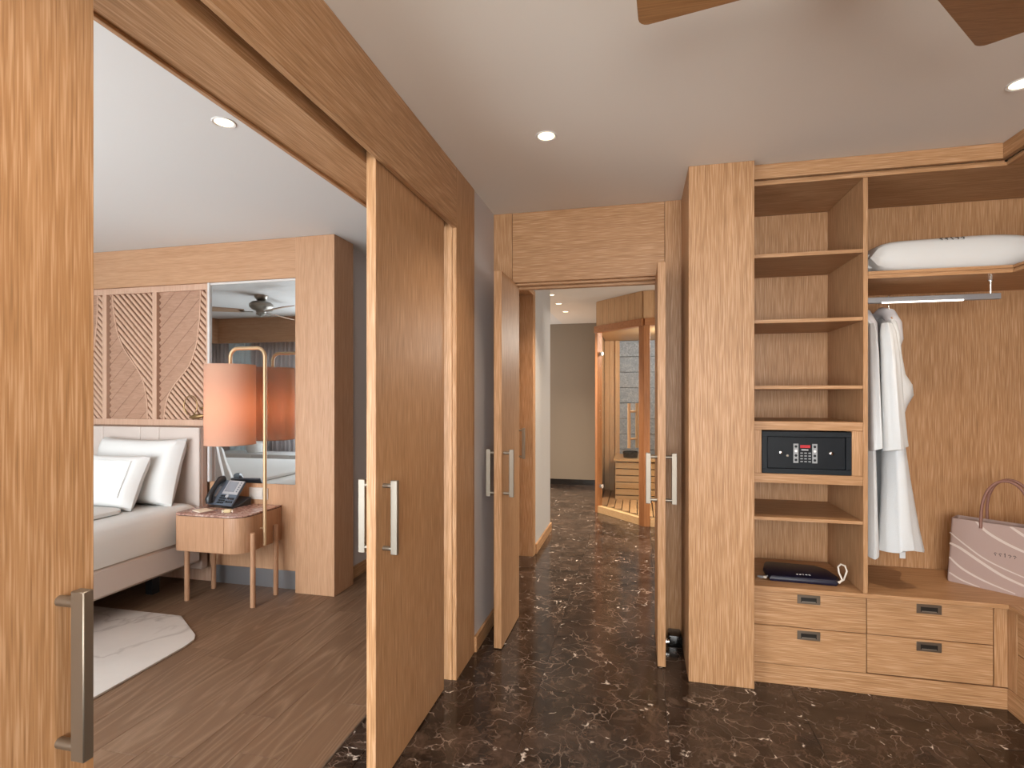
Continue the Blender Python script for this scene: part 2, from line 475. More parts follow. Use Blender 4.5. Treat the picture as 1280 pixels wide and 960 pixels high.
for nm, a in (('', (-1.15, -.85, 0, H)), ('', (1.35, 2.12, 0, H)), ('', (-.85, 1.35, 0, .5)), ('', (-.85, 1.35, 2.4, H))):
    B('wall_rear', 'cream_paint', None, a[0], a[1], -2.75, -2.62, a[2], a[3], 0, kind='structure', label='cream wall around the dressing room window', cat='wall', group='pieces of the rear wall')
w = thing('window_1', (.25, -2.68, .5), 'dressing room window behind the viewer', 'window', kind='structure')
B('pane', 'clear_glass', w, -.82, 1.32, -2.70, -2.69, .53, 2.37, 0)
for x0, x1 in ((-.85, -.80), (.22, .28), (1.30, 1.35)): B('frame', 'trim_white', w, x0, x1, -2.72, -2.66, .5, 2.4)
for z0, z1 in ((.5, .55), (2.35, 2.4)): B('frame', 'trim_white', w, -.85, 1.35, -2.72, -2.66, z0, z1)
# bedroom shell
wall('wall_bedroom_left', 'cream_paint', -6.4, -6.3, -.4, 3.5, 'cream wall at the far left of the bedroom')
for a in ((-1.15, -1.65, 0, H), (-4.45, -4.75, 0, H), (-4.45, -1.65, 0, .28), (-4.45, -1.65, 2.22, H), (-6.3, -4.75, 2.22, H), (-6.3, -4.75, 0, .1)):
    B('wall_bedroom_window', 'cream_paint', None, a[0], a[1], -.40, -.28, a[2], a[3], 0, kind='structure', label='cream bedroom wall around the windows', cat='wall', group='pieces of the bedroom window wall')
w = thing('window_2', (-3.05, -.34, .28), 'wide bedroom window opposite the bed head', 'window', kind='structure')
B('pane', 'clear_glass', w, -4.42, -1.68, -.345, -.335, .31, 2.19, 0)
for x0, x1 in ((-4.45, -4.39), (-3.08, -3.02), (-1.71, -1.65)): B('frame', 'trim_white', w, x0, x1, -.37, -.31, .28, 2.22)
for z0, z1 in ((.28, .34), (2.16, 2.22)): B('frame', 'trim_white', w, -4.45, -1.65, -.37, -.31, z0, z1)
w = thing('window_3', (-5.5, -.34, .1), 'balcony window behind sheer curtains', 'window', kind='structure')
B('pane', 'clear_glass', w, -6.27, -4.78, -.345, -.335, .13, 2.19, 0)
for x0, x1 in ((-6.3, -6.24), (-5.55, -5.49), (-4.81, -4.75)): B('frame', 'trim_white', w, x0, x1, -.37, -.31, .1, 2.22)
wall('wall_headboard', 'cream_paint', -6.3, -2.14, 3.42, 3.60, 'partition wall behind the headboard')
wall('wall_passage_side', 'lilac_paint', -2.7, -2.12, 3.60, 5.35, 'painted passage wall right of the bedroom pillar')
B('baseboard_passage', 'oak_y', None, -2.12, -2.105, 3.60, 5.35, 0, .09, kind='structure', label='oak baseboard in the passage beside the bedroom pillar', cat='baseboard')

# ---------------------------------------------------------------- sliding door frame (between dressing room and bedroom)
FX = -.865
t = thing('trim_1', (-1.0, 1.2, 0), 'wide oak frame around the sliding doors', 'door frame', kind='structure')
B('header', 'oak_y', t, FX, FX - .022, -2.6, 2.49, 2.222, H - .001)
B('soffit', 'oak_y', t, -.938, -1.148, -2.6, 2.49, 2.222, H - .001)
B('soffit_bead', 'oak_y', t, -1.135, -1.150, -2.6, 2.49, 2.214, 2.222)
B('jamb', 'oak_z', t, FX, FX - .022, 2.49, 2.785, 0, H - .001)
B('jamb', 'oak_z', t, -.8875, -1.148, 2.487, 2.784, 0, H - .002)
B('jamb', 'oak_z', t, FX, -1.148, -.55, -.25, 0, 2.222)
B('track', 'bronze_dark', t, -.895, -.928, -.25, 2.49, 2.30, 2.33)
B('wall_dressing_left', 'lilac_paint', None, -1.148, -.87, -2.62, -.55, 0, 2.2215, 0, kind='structure', label='wall left of the dressing room behind the viewer', cat='wall')
B('baseboard_left', 'oak_y', None, -.868, -.853, 2.786, 3.198, 0, .085, kind='structure', label='oak baseboard under the narrow lilac wall', cat='baseboard')

def handle(parent, face, sign, y, zc, hgt=.265, axis=0, off=.058):
    """bar handle on a face at x = face, standing off along sign"""
    h = bpy.data.objects.new('handle', None); COL.objects.link(h); h.empty_display_size = .05
    place(h, (face, y, zc), parent)
    h['label'] = 'brushed nickel bar handle'
    x1 = face + sign * off
    for z in (zc - hgt / 2 + .020, zc + hgt / 2 - .020):
        MB().tube([(face, y, z), (x1 - sign * .020, y, z)], .0085, 14).build('post', 'nickel', h, smooth=True)
    B('bar', 'nickel', h, x1 - sign * .026, x1, y - .0085, y + .0085, zc - hgt / 2, zc + hgt / 2, .0015)
    return h
def sliding_leaf(name, y0, y1, hy, label):
    t = thing(name, (-.9105, (y0 + y1) / 2, 0), label, 'door', kind='structure')
    B('leaf', 'oak_z', t, -.892, -.929, y0, y1, .008, 2.262, .0015)
    handle(t, -.892, 1, hy, .962)
    handle(t, -.929, -1, hy, .962)
    return t
sliding_leaf('door_1', -.18, .716, .661, 'oak sliding door leaf close at the left edge of the view')
sliding_leaf('door_2', 1.713, 2.389, 1.768, 'oak sliding door leaf with nickel bar handles beside the bedroom opening')

# ---------------------------------------------------------------- double door to the corridor
t = thing('trim_2', (-.3, 3.27, 0), 'oak frame around the double door', 'door frame', kind='structure')
MB().prism([(-.868, 0), (-.775, 0), (-.775, 2.092), (-.752, 2.092), (-.752, H - .001), (-.868, H - .001)], 1, 3.20, 3.335).build('upright', 'oak_z', t, bevel=.001, seg=1)
MB().prism([(.272, 0), (.272, H - .001), (.153, H - .001), (.153, 2.092), (.146, 2.092), (.146, 0)], 1, 3.20, 3.335).build('upright', 'oak_z', t, bevel=.001, seg=1)
B('header', 'oak_x', t, -.7505, .1515, 3.203, 3.335, 2.092, H - .001)
B('stop', 'oak_x', t, -.775, .146, 3.235, 3.27, 2.078, 2.092)
B('stop', 'oak_x', t, -.775, .146, 3.295, 3.335, 2.066, 2.092)
def swing_leaf(name, x0, x1, label):
    t = thing(name, ((x0 + x1) / 2, 3.07, 0), label, 'door', kind='structure')
    B('leaf', 'oak_z', t, x0, x1, 2.845, 3.29, .006, 2.085, .0015)
    handle(t, x1, 1, 2.895, .965)
    handle(t, x0, -1, 2.895, .965)
    for z in (.25, 1.05, 1.85):
        MB().tube([((x0 + x1) / 2, 3.292, z - .04), ((x0 + x1) / 2, 3.292, z + .04)], .007, 8).build('hinge', 'nickel', t, smooth=True)
swing_leaf('door_3', -.771, -.7275, 'left leaf of the open oak double door')
swing_leaf('door_4', .100, .1405, 'right leaf of the open oak double door, beside the wardrobe pillar')
t = thing('door_stop', (.2, 3.10, 0), 'black door stop with chrome bumper on the floor behind the right door leaf', 'door stop')
MB().prism(rrect(.168, .240, 0.0, .062, .008, 3), 1, 3.095, 3.195).build('base', 'black_gloss', t, bevel=.002)
MB().lathe([(.013, 0), (.017, .004), (.017, .012), (.013, .016), (.013, .022)], (.148, 3.085, .034), 14, 0).build('bumper', 'chrome', t, smooth=True)

# corridor side door
t = thing('trim_3', (-1.0, 4.6, 0), 'oak frame of the corridor side door', 'door frame', kind='structure')
B('jamb', 'oak_z', t, -1.10, -.882, 4.55, 4.575, 0, 2.27)
B('jamb', 'oak_z', t, -1.10, -.878, 4.576, 4.64, 0, 2.31)
B('header', 'oak_y', t, -1.10, -.878, 3.40, 4.575, 2.27, 2.31)
B('jamb', 'oak_z', t, -1.10, -.88, 3.34, 3.40, 0, 2.31)
t = thing('door_5', (-1.02, 4.0, 0), 'oak corridor side door with nickel bar handle', 'door', kind='structure')
B('leaf', 'oak_z', t, -1.0, -1.04, 3.41, 4.54, .006, 2.265)
handle(t, -1.0, 1, 4.495, .985)
B('baseboard_corridor', 'oak_y', None, -.88, -.865, 4.642, 5.48, 0, .085, kind='structure', label='oak baseboard on the light grey corridor wall', cat='baseboard')
B('baseboard_far', 'black_skirting', None, -2.6, -.48, 8.345, 8.36, 0, .085, kind='structure', label='black skirting under the taupe far wall', cat='baseboard')

# ---------------------------------------------------------------- downlights
def downlight(x, y, label, energy, tone, angle=105):
    t = thing('downlight', (x, y, H), label, 'downlight', group='recessed ceiling downlights')
    MB().lathe([(.036, H + .0), (.036, H - .001), (.044, H - .004), (.047, H - .0005), (.047, H)], (x, y, 0), 28, cap=False).build('trim_ring', 'trim_white', t, smooth=True)
    MB().lathe([(.0365, H - .0008), (.0001, H - .0008)], (x, y, 0), 24, cap=False).build('lamp_lens', 'lamp_glow', t)
    d = bpy.data.lights.new('downlight_beam', 'SPOT'); d.energy = energy; d.color = tone; d.spot_size = R(angle); d.spot_blend = .9; d.shadow_soft_size = .03
    o = bpy.data.objects.new('downlight_beam', d); COL.objects.link(o); o.parent = t; o.location = (0, 0, -.012)
WARM = (1.0, .84, .66)
downlight(-.384, 2.282, 'recessed downlight above the space before the double door', 24, WARM)
downlight(1.345, 2.29, 'recessed downlight above the wardrobe corner at the right edge', 24, WARM)
downlight(-1.653, 1.865, 'recessed downlight in the bedroom ceiling', 12, WARM)
downlight(-.94, 5.907, 'nearest of the three corridor downlights', 90, WARM)
downlight(-.94, 6.50, 'middle one of the three corridor downlights', 90, WARM)
downlight(-.94, 7.141, 'farthest of the three corridor downlights', 90, WARM)
downlight(-.30, 4.4, 'unseen downlight added to brighten the near corridor', 85, WARM)  # added out of sight above the header to lift the corridor
downlight(.9, 4.7, 'unseen downlight added to brighten the space before the sauna', 130, WARM)  # extra lamp behind the wardrobe, added to brighten the corridor
downlight(-1.9, 6.6, 'unseen downlight added to brighten the far left of the corridor', 80, WARM)  # extra lamp behind the corridor wall, added for brightness at the far end
downlight(-.384, .6, 'recessed downlight above the viewer', 24, WARM)
downlight(1.345, .6, 'recessed downlight right above the viewer', 24, WARM)

# ---------------------------------------------------------------- wardrobe
FY = 2.80; BY = 3.28
wd = thing('wardrobe', (1.1, 3.0, 0), 'built in open oak wardrobe with shelves, rail and drawers', 'wardrobe')
B('pillar', 'oak_z', wd, .243, .542, 2.742, 3.195, 0, H - .001)
B('pillar', 'oak_z', wd, .275, .545, 3.195, BY + .018, 0, H - .001, 0)
B('fascia', 'oak_x', wd, .543, 1.576, FY, FY + .022, 2.449, H - .001)
B('fascia_recess', 'oak_x', wd, .543, 1.60, FY + .03, FY + .045, 2.431, 2.452)
B('canopy_board', 'oak_x', wd, .543, 2.115, FY - .002, BY, 2.416, 2.431)
B('back_panel', 'oak_z', wd, .543, 1.034, BY, BY + .018, .475, 2.416)
B('back_panel', 'oak_z', wd, 1.036, 2.115, BY, BY + .018, .475, 2.416)
B('divider', 'oak_z', wd, 1.024, 1.044, FY, BY, .476, 2.415)
def shelf(z0, z1, y0=FY + .002):
    B('shelf', 'shelf_oak_x', wd, .543, 1.0235, y0, BY, z0, z1)
shelf(2.066, 2.084); shelf(1.748, 1.766); shelf(1.429, 1.446); shelf(.795, .811)
# niche for the safe
B('shelf', 'shelf_oak_x', wd, .543, 1.0235, FY, BY, 1.232, 1.274)
B('shelf', 'shelf_oak_x', wd, .543, 1.0235, FY, BY, .977, 1.022)
B('filler', 'oak_z', wd, .543, .5855, FY, BY, 1.0225, 1.2315)
B('filler', 'oak_z', wd, .9765, 1.0235, FY, BY, 1.0225, 1.2315)
# wide shelf over the rail (two boards with a groove between)
B('shelf', 'shelf_oak_x', wd, 1.0445, 2.115, FY, BY, 1.962, 1.976)
B('shelf', 'shelf_oak_x', wd, 1.0445, 2.115, FY + .006, BY, 1.956, 1.962, 0)
B('shelf', 'shelf_oak_x', wd, 1.0445, 2.115, FY, BY, 1.942, 1.956)
# bench and drawers
DX = 2.82   # drawer front plane
B('bench_top', 'shelf_oak_x', wd, .543, 2.115, FY - .002, BY, .455, .475)
B('carcass', 'oak_x', wd, .543, 1.59, DX + .02, BY, .095, .4545, 0)
def drawer(x0, x1, z0, z1, px):
    d = MB().box(x0 + .0015, x1 - .0015, DX - .004, DX + .018, z0 + .0015, z1 - .0015).build('drawer', 'oak_x', wd, bevel=.001, seg=1)
    pz = z1 - .012
    b = B('pull', 'bronze', d, px - .050, px + .050, DX - .007, DX - .0042, pz - .043, pz, .001)
    b['label'] = 'dark bronze recessed pull'
    # recess of the pull: dark cup with a small inner lip
    B('pull_recess', 'bronze_dark', d, px - .034, px + .034, DX - .0076, DX - .007, pz - .034, pz - .012, 0)
    B('pull_lip', 'nickel', d, px - .030, px + .030, DX - .0082, DX - .0076, pz - .034, pz - .030, 0)
drawer(.543, 1.044, .282, .4545, .797)
drawer(.543, 1.044, .096, .282, .797)
drawer(1.044, 1.548, .282, .4545, 1.297)
drawer(1.044, 1.548, .100, .282, 1.297)
B('stile', 'oak_z', wd, 1.550, 1.6195, DX - .004, DX + .02, .10, .4545)
B('plinth', 'oak_x', wd, .543, 1.6195, DX - .003, DX + .02, 0, .095)
# return unit along the right wall
wr = thing('wardrobe', (1.85, 1.9, 0), 'right hand return of the oak wardrobe at the edge of the view', 'wardrobe')
B('fascia', 'oak_y', wr, 1.577, 1.599, .90, FY + .022, 2.449, H - .001)
B('canopy_board', 'oak_y', wr, 1.588, 2.115, .90, FY - .003, 2.416, 2.431)
B('fascia_recess', 'oak_y', wr, 1.608, 1.622, .90, FY + .029, 2.431, 2.452)
B('back_panel', 'oak_z', wr, 2.098, 2.116, .90, BY - .001, .476, 2.4155)
B('shelf', 'oak_y', wr, 1.612, 2.0975, .92, FY - .0005, 1.962, 1.976)
B('shelf', 'oak_y', wr, 1.618, 2.0975, .92, FY - .0005, 1.956, 1.962, 0)
B('shelf', 'oak_y', wr, 1.612, 2.0975, .92, FY - .0005, 1.942, 1.956)
B('bench_top', 'oak_y', wr, 1.594, 2.0975, .92, FY - .003, .455, .475)
B('drawer', 'oak_y', wr, 1.602, 1.62, .93, 1.85, .10, .4545)
B('drawer', 'oak_y', wr, 1.602, 1.62, 1.853, 2.755, .10, .275)
B('drawer', 'oak_y', wr, 1.602, 1.62, 1.853, 2.755, .278, .4545)
B('stile', 'oak_z', wr, 1.600, 1.62, 2.757, DX - .005, .10, .4545)
B('plinth', 'oak_y', wr, 1.600, 1.62, .92, DX - .005, 0, .0995)
B('end_panel', 'oak_z', wr, 1.58, 2.11, .62, .90, 0, H - .001)

# rail with light strip
t = thing('wardrobe_rail', (1.38, 2.99, 1.90), 'grey hanging rail with a light strip under the wide shelf', 'rail')
RY = 2.96
B('rail', 'aluminium', t, 1.046, 1.652, RY - .011, RY + .011, 1.850, 1.878, .002)
B('light_strip', 'led_glow', t, 1.160, 1.500, RY - .0145, RY - .008, 1.8475, 1.853, 0)
MB().tube([(1.615, RY, 1.878), (1.615, RY, 1.9415)], .004, 8).build('hanging_rod', 'chrome', t, smooth=True)
MB().lathe([(.013, 1.936), (.013, 1.9415)], (1.615, RY, 0), 12).build('rod_plate', 'chrome', t)

# ---------------------------------------------------------------- safe
t = thing('safe', (.781, 3.0, 1.0225), 'black electronic safe with red display set in the shelf unit', 'safe')
SY = FY + .002
sx0, sx1, sz0, sz1 = .5865, .9755, 1.0235, 1.2255
B('body', 'black_coat', t, sx0, sx1, SY + .012, 3.22, sz0, sz1, .002)
fr = .024
for a in ((sx0, sx1, sz0, sz0 + fr), (sx0, sx1, sz1 - fr, sz1), (sx0, sx0 + fr, sz0 + fr, sz1 - fr), (sx1 - fr, sx1, sz0 + fr, sz1 - fr)):
    B('door_frame', 'black_coat', t, a[0], a[1], SY - .004, SY + .012, a[2], a[3], .001)
d = B('door', 'black_door', t, sx0 + fr + .002, sx1 - fr - .002, SY + .001, SY + .012, sz0 + fr + .002, sz1 - fr - .002, .001)
cx, cz = .781, 1.122
for x, r in ((.668, .0105), (.886, .0115)):
    MB().lathe([(r, 0), (r, -.010), (r * .6, -.016), (.0005, -.017)], (x, SY + .001, cz + .003), 18, 1).build('knob', 'chrome', d, smooth=True)
MB().lathe([(.0055, 0), (.0055, -.004), (.0005, -.005)], (.701, SY + .001, cz - .012), 12, 1).build('keyhole', 'nickel', d, smooth=True)
B('display', 'red_display', d, .757, .800, SY - .0012, SY + .001, cz + .026, cz + .040, 0)
B('brand_line', 'white_print', d, .762, .792, SY + .0002, SY + .001, cz + .015, cz + .0185, 0)
for r in range(4):
    for c in range(3):
        B('key', 'label_grey', d, .7575 + c * .0175, .768 + c * .0175, SY - .0008, SY + .001, cz - .0415 + r * .0135, cz - .0365 + r * .0135, 0)
for x in (.727, .809):
    s = B('instruction_strip', 'label_grey', d, x, x + .022, SY - .0004, SY + .001, cz - .046, cz + .046, 0)
    for k in range(4):
        z = cz - .040 + k * .0215
        mm = 'black_coat' if k != 2 else 'white_print'
        MB().lathe([(.0062, 0), (.0062, -.0006)], (x + .011, SY - .0004, z + .008), 10, 1).build('icon', mm, s)

# ---------------------------------------------------------------- pouch on the shelf
t = thing('pouch', (.79, 2.99, .475), 'flat navy fabric pouch with a white loop cord on the bottom shelf', 'pouch')
poly = [(.640, 2.885), (.940, 2.872), (.968, 2.93), (.945, 3.03), (.905, 3.07), (.66, 3.09), (.634, 3.0)]
def inset(p, k):
    cxx = sum(q[0] for q in p) / len(p); cyy = sum(q[1] for q in p) / len(p)
    return [(cxx + (x - cxx) * k, cyy + (y - cyy) * k) for x, y in p]
rings = [[(x, y, .4756 + z) for x, y in inset(poly, k)] for k, z in ((.97, 0), (1.0, .008), (1.0, .016), (.95, .026), (.8, .032))]
rings = [[(x, y, z + (y - 2.88) * .06 * (1 if i > 0 else 0)) for x, y, z in r] for i, r in enumerate(rings)]
MB().loft(rings).build('body', 'navy', t, bevel=.003)
logo(t, 'white_print', lambda s, q: (.80 + s, 2.895 + q * .55 + .012, .5095 + q * .25), .014, .022, .0011)
lp = [(.945, 2.885, .492), (.975, 2.90, .50), (.995, 2.915, .54), (.988, 2.92, .565), (.968, 2.915, .572), (.953, 2.905, .562), (.955, 2.898, .535), (.966, 2.89, .505), (.95, 2.883, .488)]
MB().tube(lp, .0042, 8).build('loop_cord', 'cord_white', t, smooth=True)
MB().tube([(.636, 2.91, .492), (.622, 2.90, .488), (.606, 2.905, .486), (.592, 2.92, .484)], [.004, .006, .007, .004], 8).build('zip_tassel', 'label_grey', t, smooth=True)
MB().lathe([(.0005, -.008), (.008, -.004), (.008, .004), (.0005, .008)], (.622, 2.898, .489), 10).build('zip_bead', 'white_plastic', t, smooth=True)

# ---------------------------------------------------------------- pillows
def pillow_mesh(mb, w, h, t, m, n=22, pinch=.09, seed=0, flat=0.0):
    """pillow lying in its local xy plane, half sizes w, h, half thickness t, matrix m"""
    rnd = random.Random(seed); ph = [rnd.uniform(0, 6.28) for _ in range(6)]
    def pt(i, j, s):
        a = -1 + 2 * i / n; b = -1 + 2 * j / n
        x = a * w * (1 - pinch * (1 - b * b) ** 1.0 * abs(a) ** 3 * .55)
        y = b * h * (1 - pinch * (1 - a * a) * abs(b) ** 3)
        k = max(0.0, (1 - a ** 6) * (1 - b ** 6)) ** .5
        wr = .04 * t * (math.sin(5 * a + ph[0] + 2 * b) + math.sin(7 * b + ph[1] - 3 * a)) * (1 - k * .6)
        z = s * (t * k + (wr if 0 < i < n and 0 < j < n else 0))
        if s < 0: z *= (1 - flat)
        return m @ Vector((x, y, z))
    vid = {}
    pts = []; fs = []
    for s in (1, -1):
        for i in range(n + 1):
            for j in range(n + 1):
                edge = i in (0, n) or j in (0, n)
                if s < 0 and edge: vid[(s, i, j)] = vid[(1, i, j)]; continue
                vid[(s, i, j)] = len(pts); pts.append(pt(i, j, s))
        for i in range(n):
            for j in range(n):
                q = [vid[(s, i, j)], vid[(s, i + 1, j)], vid[(s, i + 1, j + 1)], vid[(s, i, j + 1)]]
                fs.append(q if s > 0 else q[::-1])
    return mb.add(pts, fs)
t = thing('pillow', (1.46, 3.05, 1.976), 'plump white pillow lying on the wide wardrobe shelf', 'pillow')
mt = Matrix.Translation((1.445, 3.055, 2.055))
pillow_mesh(MB(), .365, .195, .092, mt, seed=4, pinch=.05, flat=.15).build('pillowcase', 'cotton', t, smooth=True)
def shelf_pillow_at(x, y):
    a, b = (x - 1.445) / .365, (y - 3.055) / .195
    return (x, y, 2.055 + .092 * max(0.0, (1 - a ** 6) * (1 - b ** 6)) ** .5 + .004)
logo(t, 'ink', lambda s, q: shelf_pillow_at(1.425 + s, 2.888 + q * .5), .022, .040, .0016)
# open hem of the pillowcase at the left end
hem = []
for k in range(17):
    a = 2 * math.pi * k / 16
    hem.append((math.cos(a), math.sin(a)))
rings = []
for dx, s in ((0.0, .72), (.03, .86), (.07, 1.0)):
    rings.append([(1.078 + dx, 3.03 + .135 * s * ca + .02 * math.sin(3 * i), 2.052 + .058 * s * sa) for i, (ca, sa) in enumerate(hem[:-1])])
MB().loft(rings, cap=False).build('pillowcase_hem', 'cotton', t, smooth=True)

# ---------------------------------------------------------------- bathrobes
def robe(xc, lab, hz, spread, seed, k):
    t = thing('bathrobe', (xc, 3.03, hz), lab, 'bathrobe', group='bathrobes on the rail')
    n = 40; rings = []
    rnd = random.Random(seed); p0, p1 = rnd.uniform(0, 6), rnd.uniform(0, 6)
    prof = [(1.800, .012, .05), (1.785, .022, .09), (1.755, .030, .135), (1.70, .036, .165), (1.60, .040, .178), (1.50, .042, .181), (1.45, .043, .182), (1.40, .044, .183), (1.35, .045, .184), (1.30, .046, .185),
            (1.15, .052, .188), (1.00, .060, .195), (.85, .070, .20), (.75, .078, .205), (hz + .012, .086, .21), (hz, .084, .208)]
    for z, hx, hy in prof:
        low = max(0, min(1, (1.25 - z) / .6))
        r = []
        for j in range(n):
            a = 2 * math.pi * j / n
            ca, sa = math.cos(a), math.sin(a)
            rip = 1 + (.09 + .20 * low) * math.sin(7 * a + p0 + z * 1.2) + .06 * low * math.sin(11 * a + p1)
            ex = math.copysign(abs(ca) ** .75, ca); ey = math.copysign(abs(sa) ** .8, sa)
            xx = xc + spread * low * .55 + k * hx * (1 + (spread * 5 * low)) * ex * rip
            if spread and ca > 0: xx += .075 * ca * math.exp(-((z - 1.42) / .075) ** 2)
            zz = z + (.012 * math.sin(3 * a + p0) if z < .8 else 0)
            r.append((xx, 3.045 + hy * ey * (1 + .03 * math.sin(5 * a + p1) * low), zz))
        rings.append(r)
    MB().loft(rings).build('robe_body', 'terry', t, smooth=True)
    # front sleeve hanging at the shoulder
    rings = []
    sl = [(1.745, .024, .030, 2.905), (1.70, .036, .042, 2.895), (1.60, .043, .050, 2.885), (1.45, .049, .055, 2.882), (1.30, .055, .060, 2.880), (1.20, .060, .064, 2.878), (1.150, .063, .066, 2.878), (1.147, .058, .060, 2.878)]
    for z, hx, hy, yc in sl:
        r = []
        for j in range(24):
            a = 2 * math.pi * j / 24
            rip = 1 + .11 * math.sin(5 * a + p1 + 3 * z)
            drop = (-.012 if math.cos(a) < 0 else .012) if z < 1.16 else 0
            r.append((xc + (-.038 if spread else .004) + (1.745 - z) * .035 * (1 if spread > .01 else .15) + k * hx * math.cos(a) * rip, yc + hy * math.sin(a) * rip, z + drop * abs(math.cos(a)) ))
        rings.append(r)
    MB().loft(rings).build('sleeve', 'terry', t, smooth=True)
    if spread: MB().box(xc + .03, xc + .055, 2.93, 2.935, hz - .05, hz + .4).build('belt', 'terry', t, bevel=.002)
    # shawl collar
    cp = [(xc + .010, 2.93, 1.60), (xc + .016, 2.925, 1.67), (xc + .014, 2.945, 1.745), (xc + .006, 2.985, 1.797), (xc, 3.04, 1.812), (xc - .006, 3.10, 1.795), (xc - .010, 3.14, 1.74)]
    MB().tube(cp, [.012, .026, .031, .031, .030, .028, .02], 12).build('collar', 'collar_terry', t, smooth=True)
    return t
robe(1.198, 'white terry bathrobe on the rail, the right one, hem flaring outwards', .665, .055, 2, .80)
robe(1.092, 'white terry bathrobe on the rail, the left one, tight against the divider', .640, .0, 5, .40)
for x, lab in ((1.198, 'coat hanger inside the right bathrobe'), (1.092, 'coat hanger inside the left bathrobe')):
    t = thing('coat_hanger', (x, RY, 1.79), lab, 'hanger', group='hangers on the rail')
    MB().tube([(x, RY + .012, 1.78), (x, RY + .012, 1.838), (x, RY + .019, 1.852), (x, RY + .019, 1.88), (x, RY + .010, 1.888), (x, RY - .008, 1.886)], .0022, 8).build('hook', 'chrome', t, smooth=True)
    MB().tube([(x, 2.915, 1.735), (x, RY - .02, 1.775), (x, RY + .012, 1.782), (x, 3.12, 1.735)], .006, 8).build('shoulder_bar', 'leg_wood', t, smooth=True)

# ---------------------------------------------------------------- tote bag
bx, by, bz = 1.502, 3.090, .4755
e1 = Vector((.762, -.648, 0)); e2 = Vector((.648, .762, 0))
def bagP(s, tt, z): return Vector((bx, by, bz)) + e1 * s + e2 * tt + Vector((0, 0, z))
t = thing('tote_bag', tuple(bagP(.21, .06, 0)), 'dusty pink tote bag with pale wavy stripes on the bench', 'bag')
BW, BD_, BH = .42, .13, .315
rings = []
for z, ins, dp in ((0, .0, 1.0), (.01, -.002, 1.0), (BH * .5, .006, .92), (BH - .004, .012, .80), (BH, .012, .80)):
    off = BD_ * (1 - dp) / 2
    p = rrect(ins, BW - ins, off, BD_ - off, .012, 3)
    rings.append([bagP(s, q, z) for s, q in p])
inner = []
for z in (BH, BH - .08):
    off = BD_ * .1 + .004
    inner.append([bagP(s, q, z) for s, q in rrect(.016, BW - .016, off, BD_ - off, .010, 3)])
MB().loft(rings + inner).build('bag_body', 'bag_pink', t, smooth=True)
def front_t(z):   # depth of the bag's front face at height z
    k = [(0, 1.0), (BH * .5, .92), (BH, .80)]
    for (a, da), (b, db) in zip(k, k[1:]):
        if z <= b: return BD_ * (1 - (da + (db - da) * (z - a) / (b - a))) / 2
    return BD_ * .1
def ribbon(pts, wd_, name):
    mb = MB(); P = []
    sm = []
    for i in range(len(pts) - 1):
        p0, p1, p2, p3 = pts[max(i - 1, 0)], pts[i], pts[i + 1], pts[min(i + 2, len(pts) - 1)]
        for k in range(5):
            u = k / 5
            sm.append(tuple(.5 * (2 * p1[c] + (p2[c] - p0[c]) * u + (2 * p0[c] - 5 * p1[c] + 4 * p2[c] - p3[c]) * u * u + (3 * p1[c] - p0[c] - 3 * p2[c] + p3[c]) * u ** 3) for c in (0, 1)))
    sm.append(pts[-1])
    n = len(sm)
    for i, (s, z) in enumerate(sm):
        a = sm[max(i - 1, 0)]; b = sm[min(i + 1, n - 1)]
        dx, dz = b[0] - a[0], b[1] - a[1]; l = math.hypot(dx, dz) or 1
        w_ = wd_ * (.55 + .45 * math.sin(math.pi * (i / (n - 1)) + .4)) / 2
        for sg in (1, -1):
            ss, zz = s - sg * dz / l * w_, z + sg * dx / l * w_
            zz = min(max(zz, .002), BH - .002); ss = min(max(ss, .003), BW - .014)
            P.append(bagP(ss, front_t(zz) - .0012, zz))
    mb.add(P, [(2 * i, 2 * i + 1, 2 * i + 3, 2 * i + 2) for i in range(n - 1)])
    mb.build(name, 'bag_stripe', t)
# stripes in bag face fractions (s/BW, z/BH)
for st, wd_ in (([(.26, 1.0), (.36, .86), (.55, .72), (.8, .60), (1.0, .50)], .012), ([(.55, 1.0), (.68, .88), (.85, .76), (1.0, .68)], .012),
                ([(.02, .77), (.16, .62), (.36, .44), (.65, .30), (1.0, .18)], .007), ([(.02, .60), (.12, .55), (.3, .40), (.5, .25), (.75, .14), (1.0, .05)], .013),
                ([(.02, .38), (.14, .24), (.34, .12), (.6, .03)], .010), ([(.02, .14), (.14, .06), (.3, .01)], .008), ([(.74, 1.0), (.86, .90), (1.0, .82)], .006)):
    ribbon([(a * BW, b * BH) for a, b in st], wd_, 'stripe')
logo(t, 'ink', lambda s, q: bagP(.215 + s, front_t(.20) - .001, .175 + q), .017, .020, .0014)
for q, tt in ((0, BD_ * .1 - .003), (1, BD_ * .9 + .003)):
    pts = []
    for k in range(25):
        a = math.pi * k / 24
        pts.append((.215 - .088 * math.cos(a), .205 * math.sin(a) ** .72))
    mb = MB(); P = []
    pts = [(.127, -.03)] + pts + [(.303, -.03)]
    path = [bagP(s, tt + (.020 if q == 0 else -.025) * max(z, 0) / .2, BH + z) for s, z in pts]
    MB().tube(path, .0065, 10).build('bag_handle', 'bag_handle', t, smooth=True)

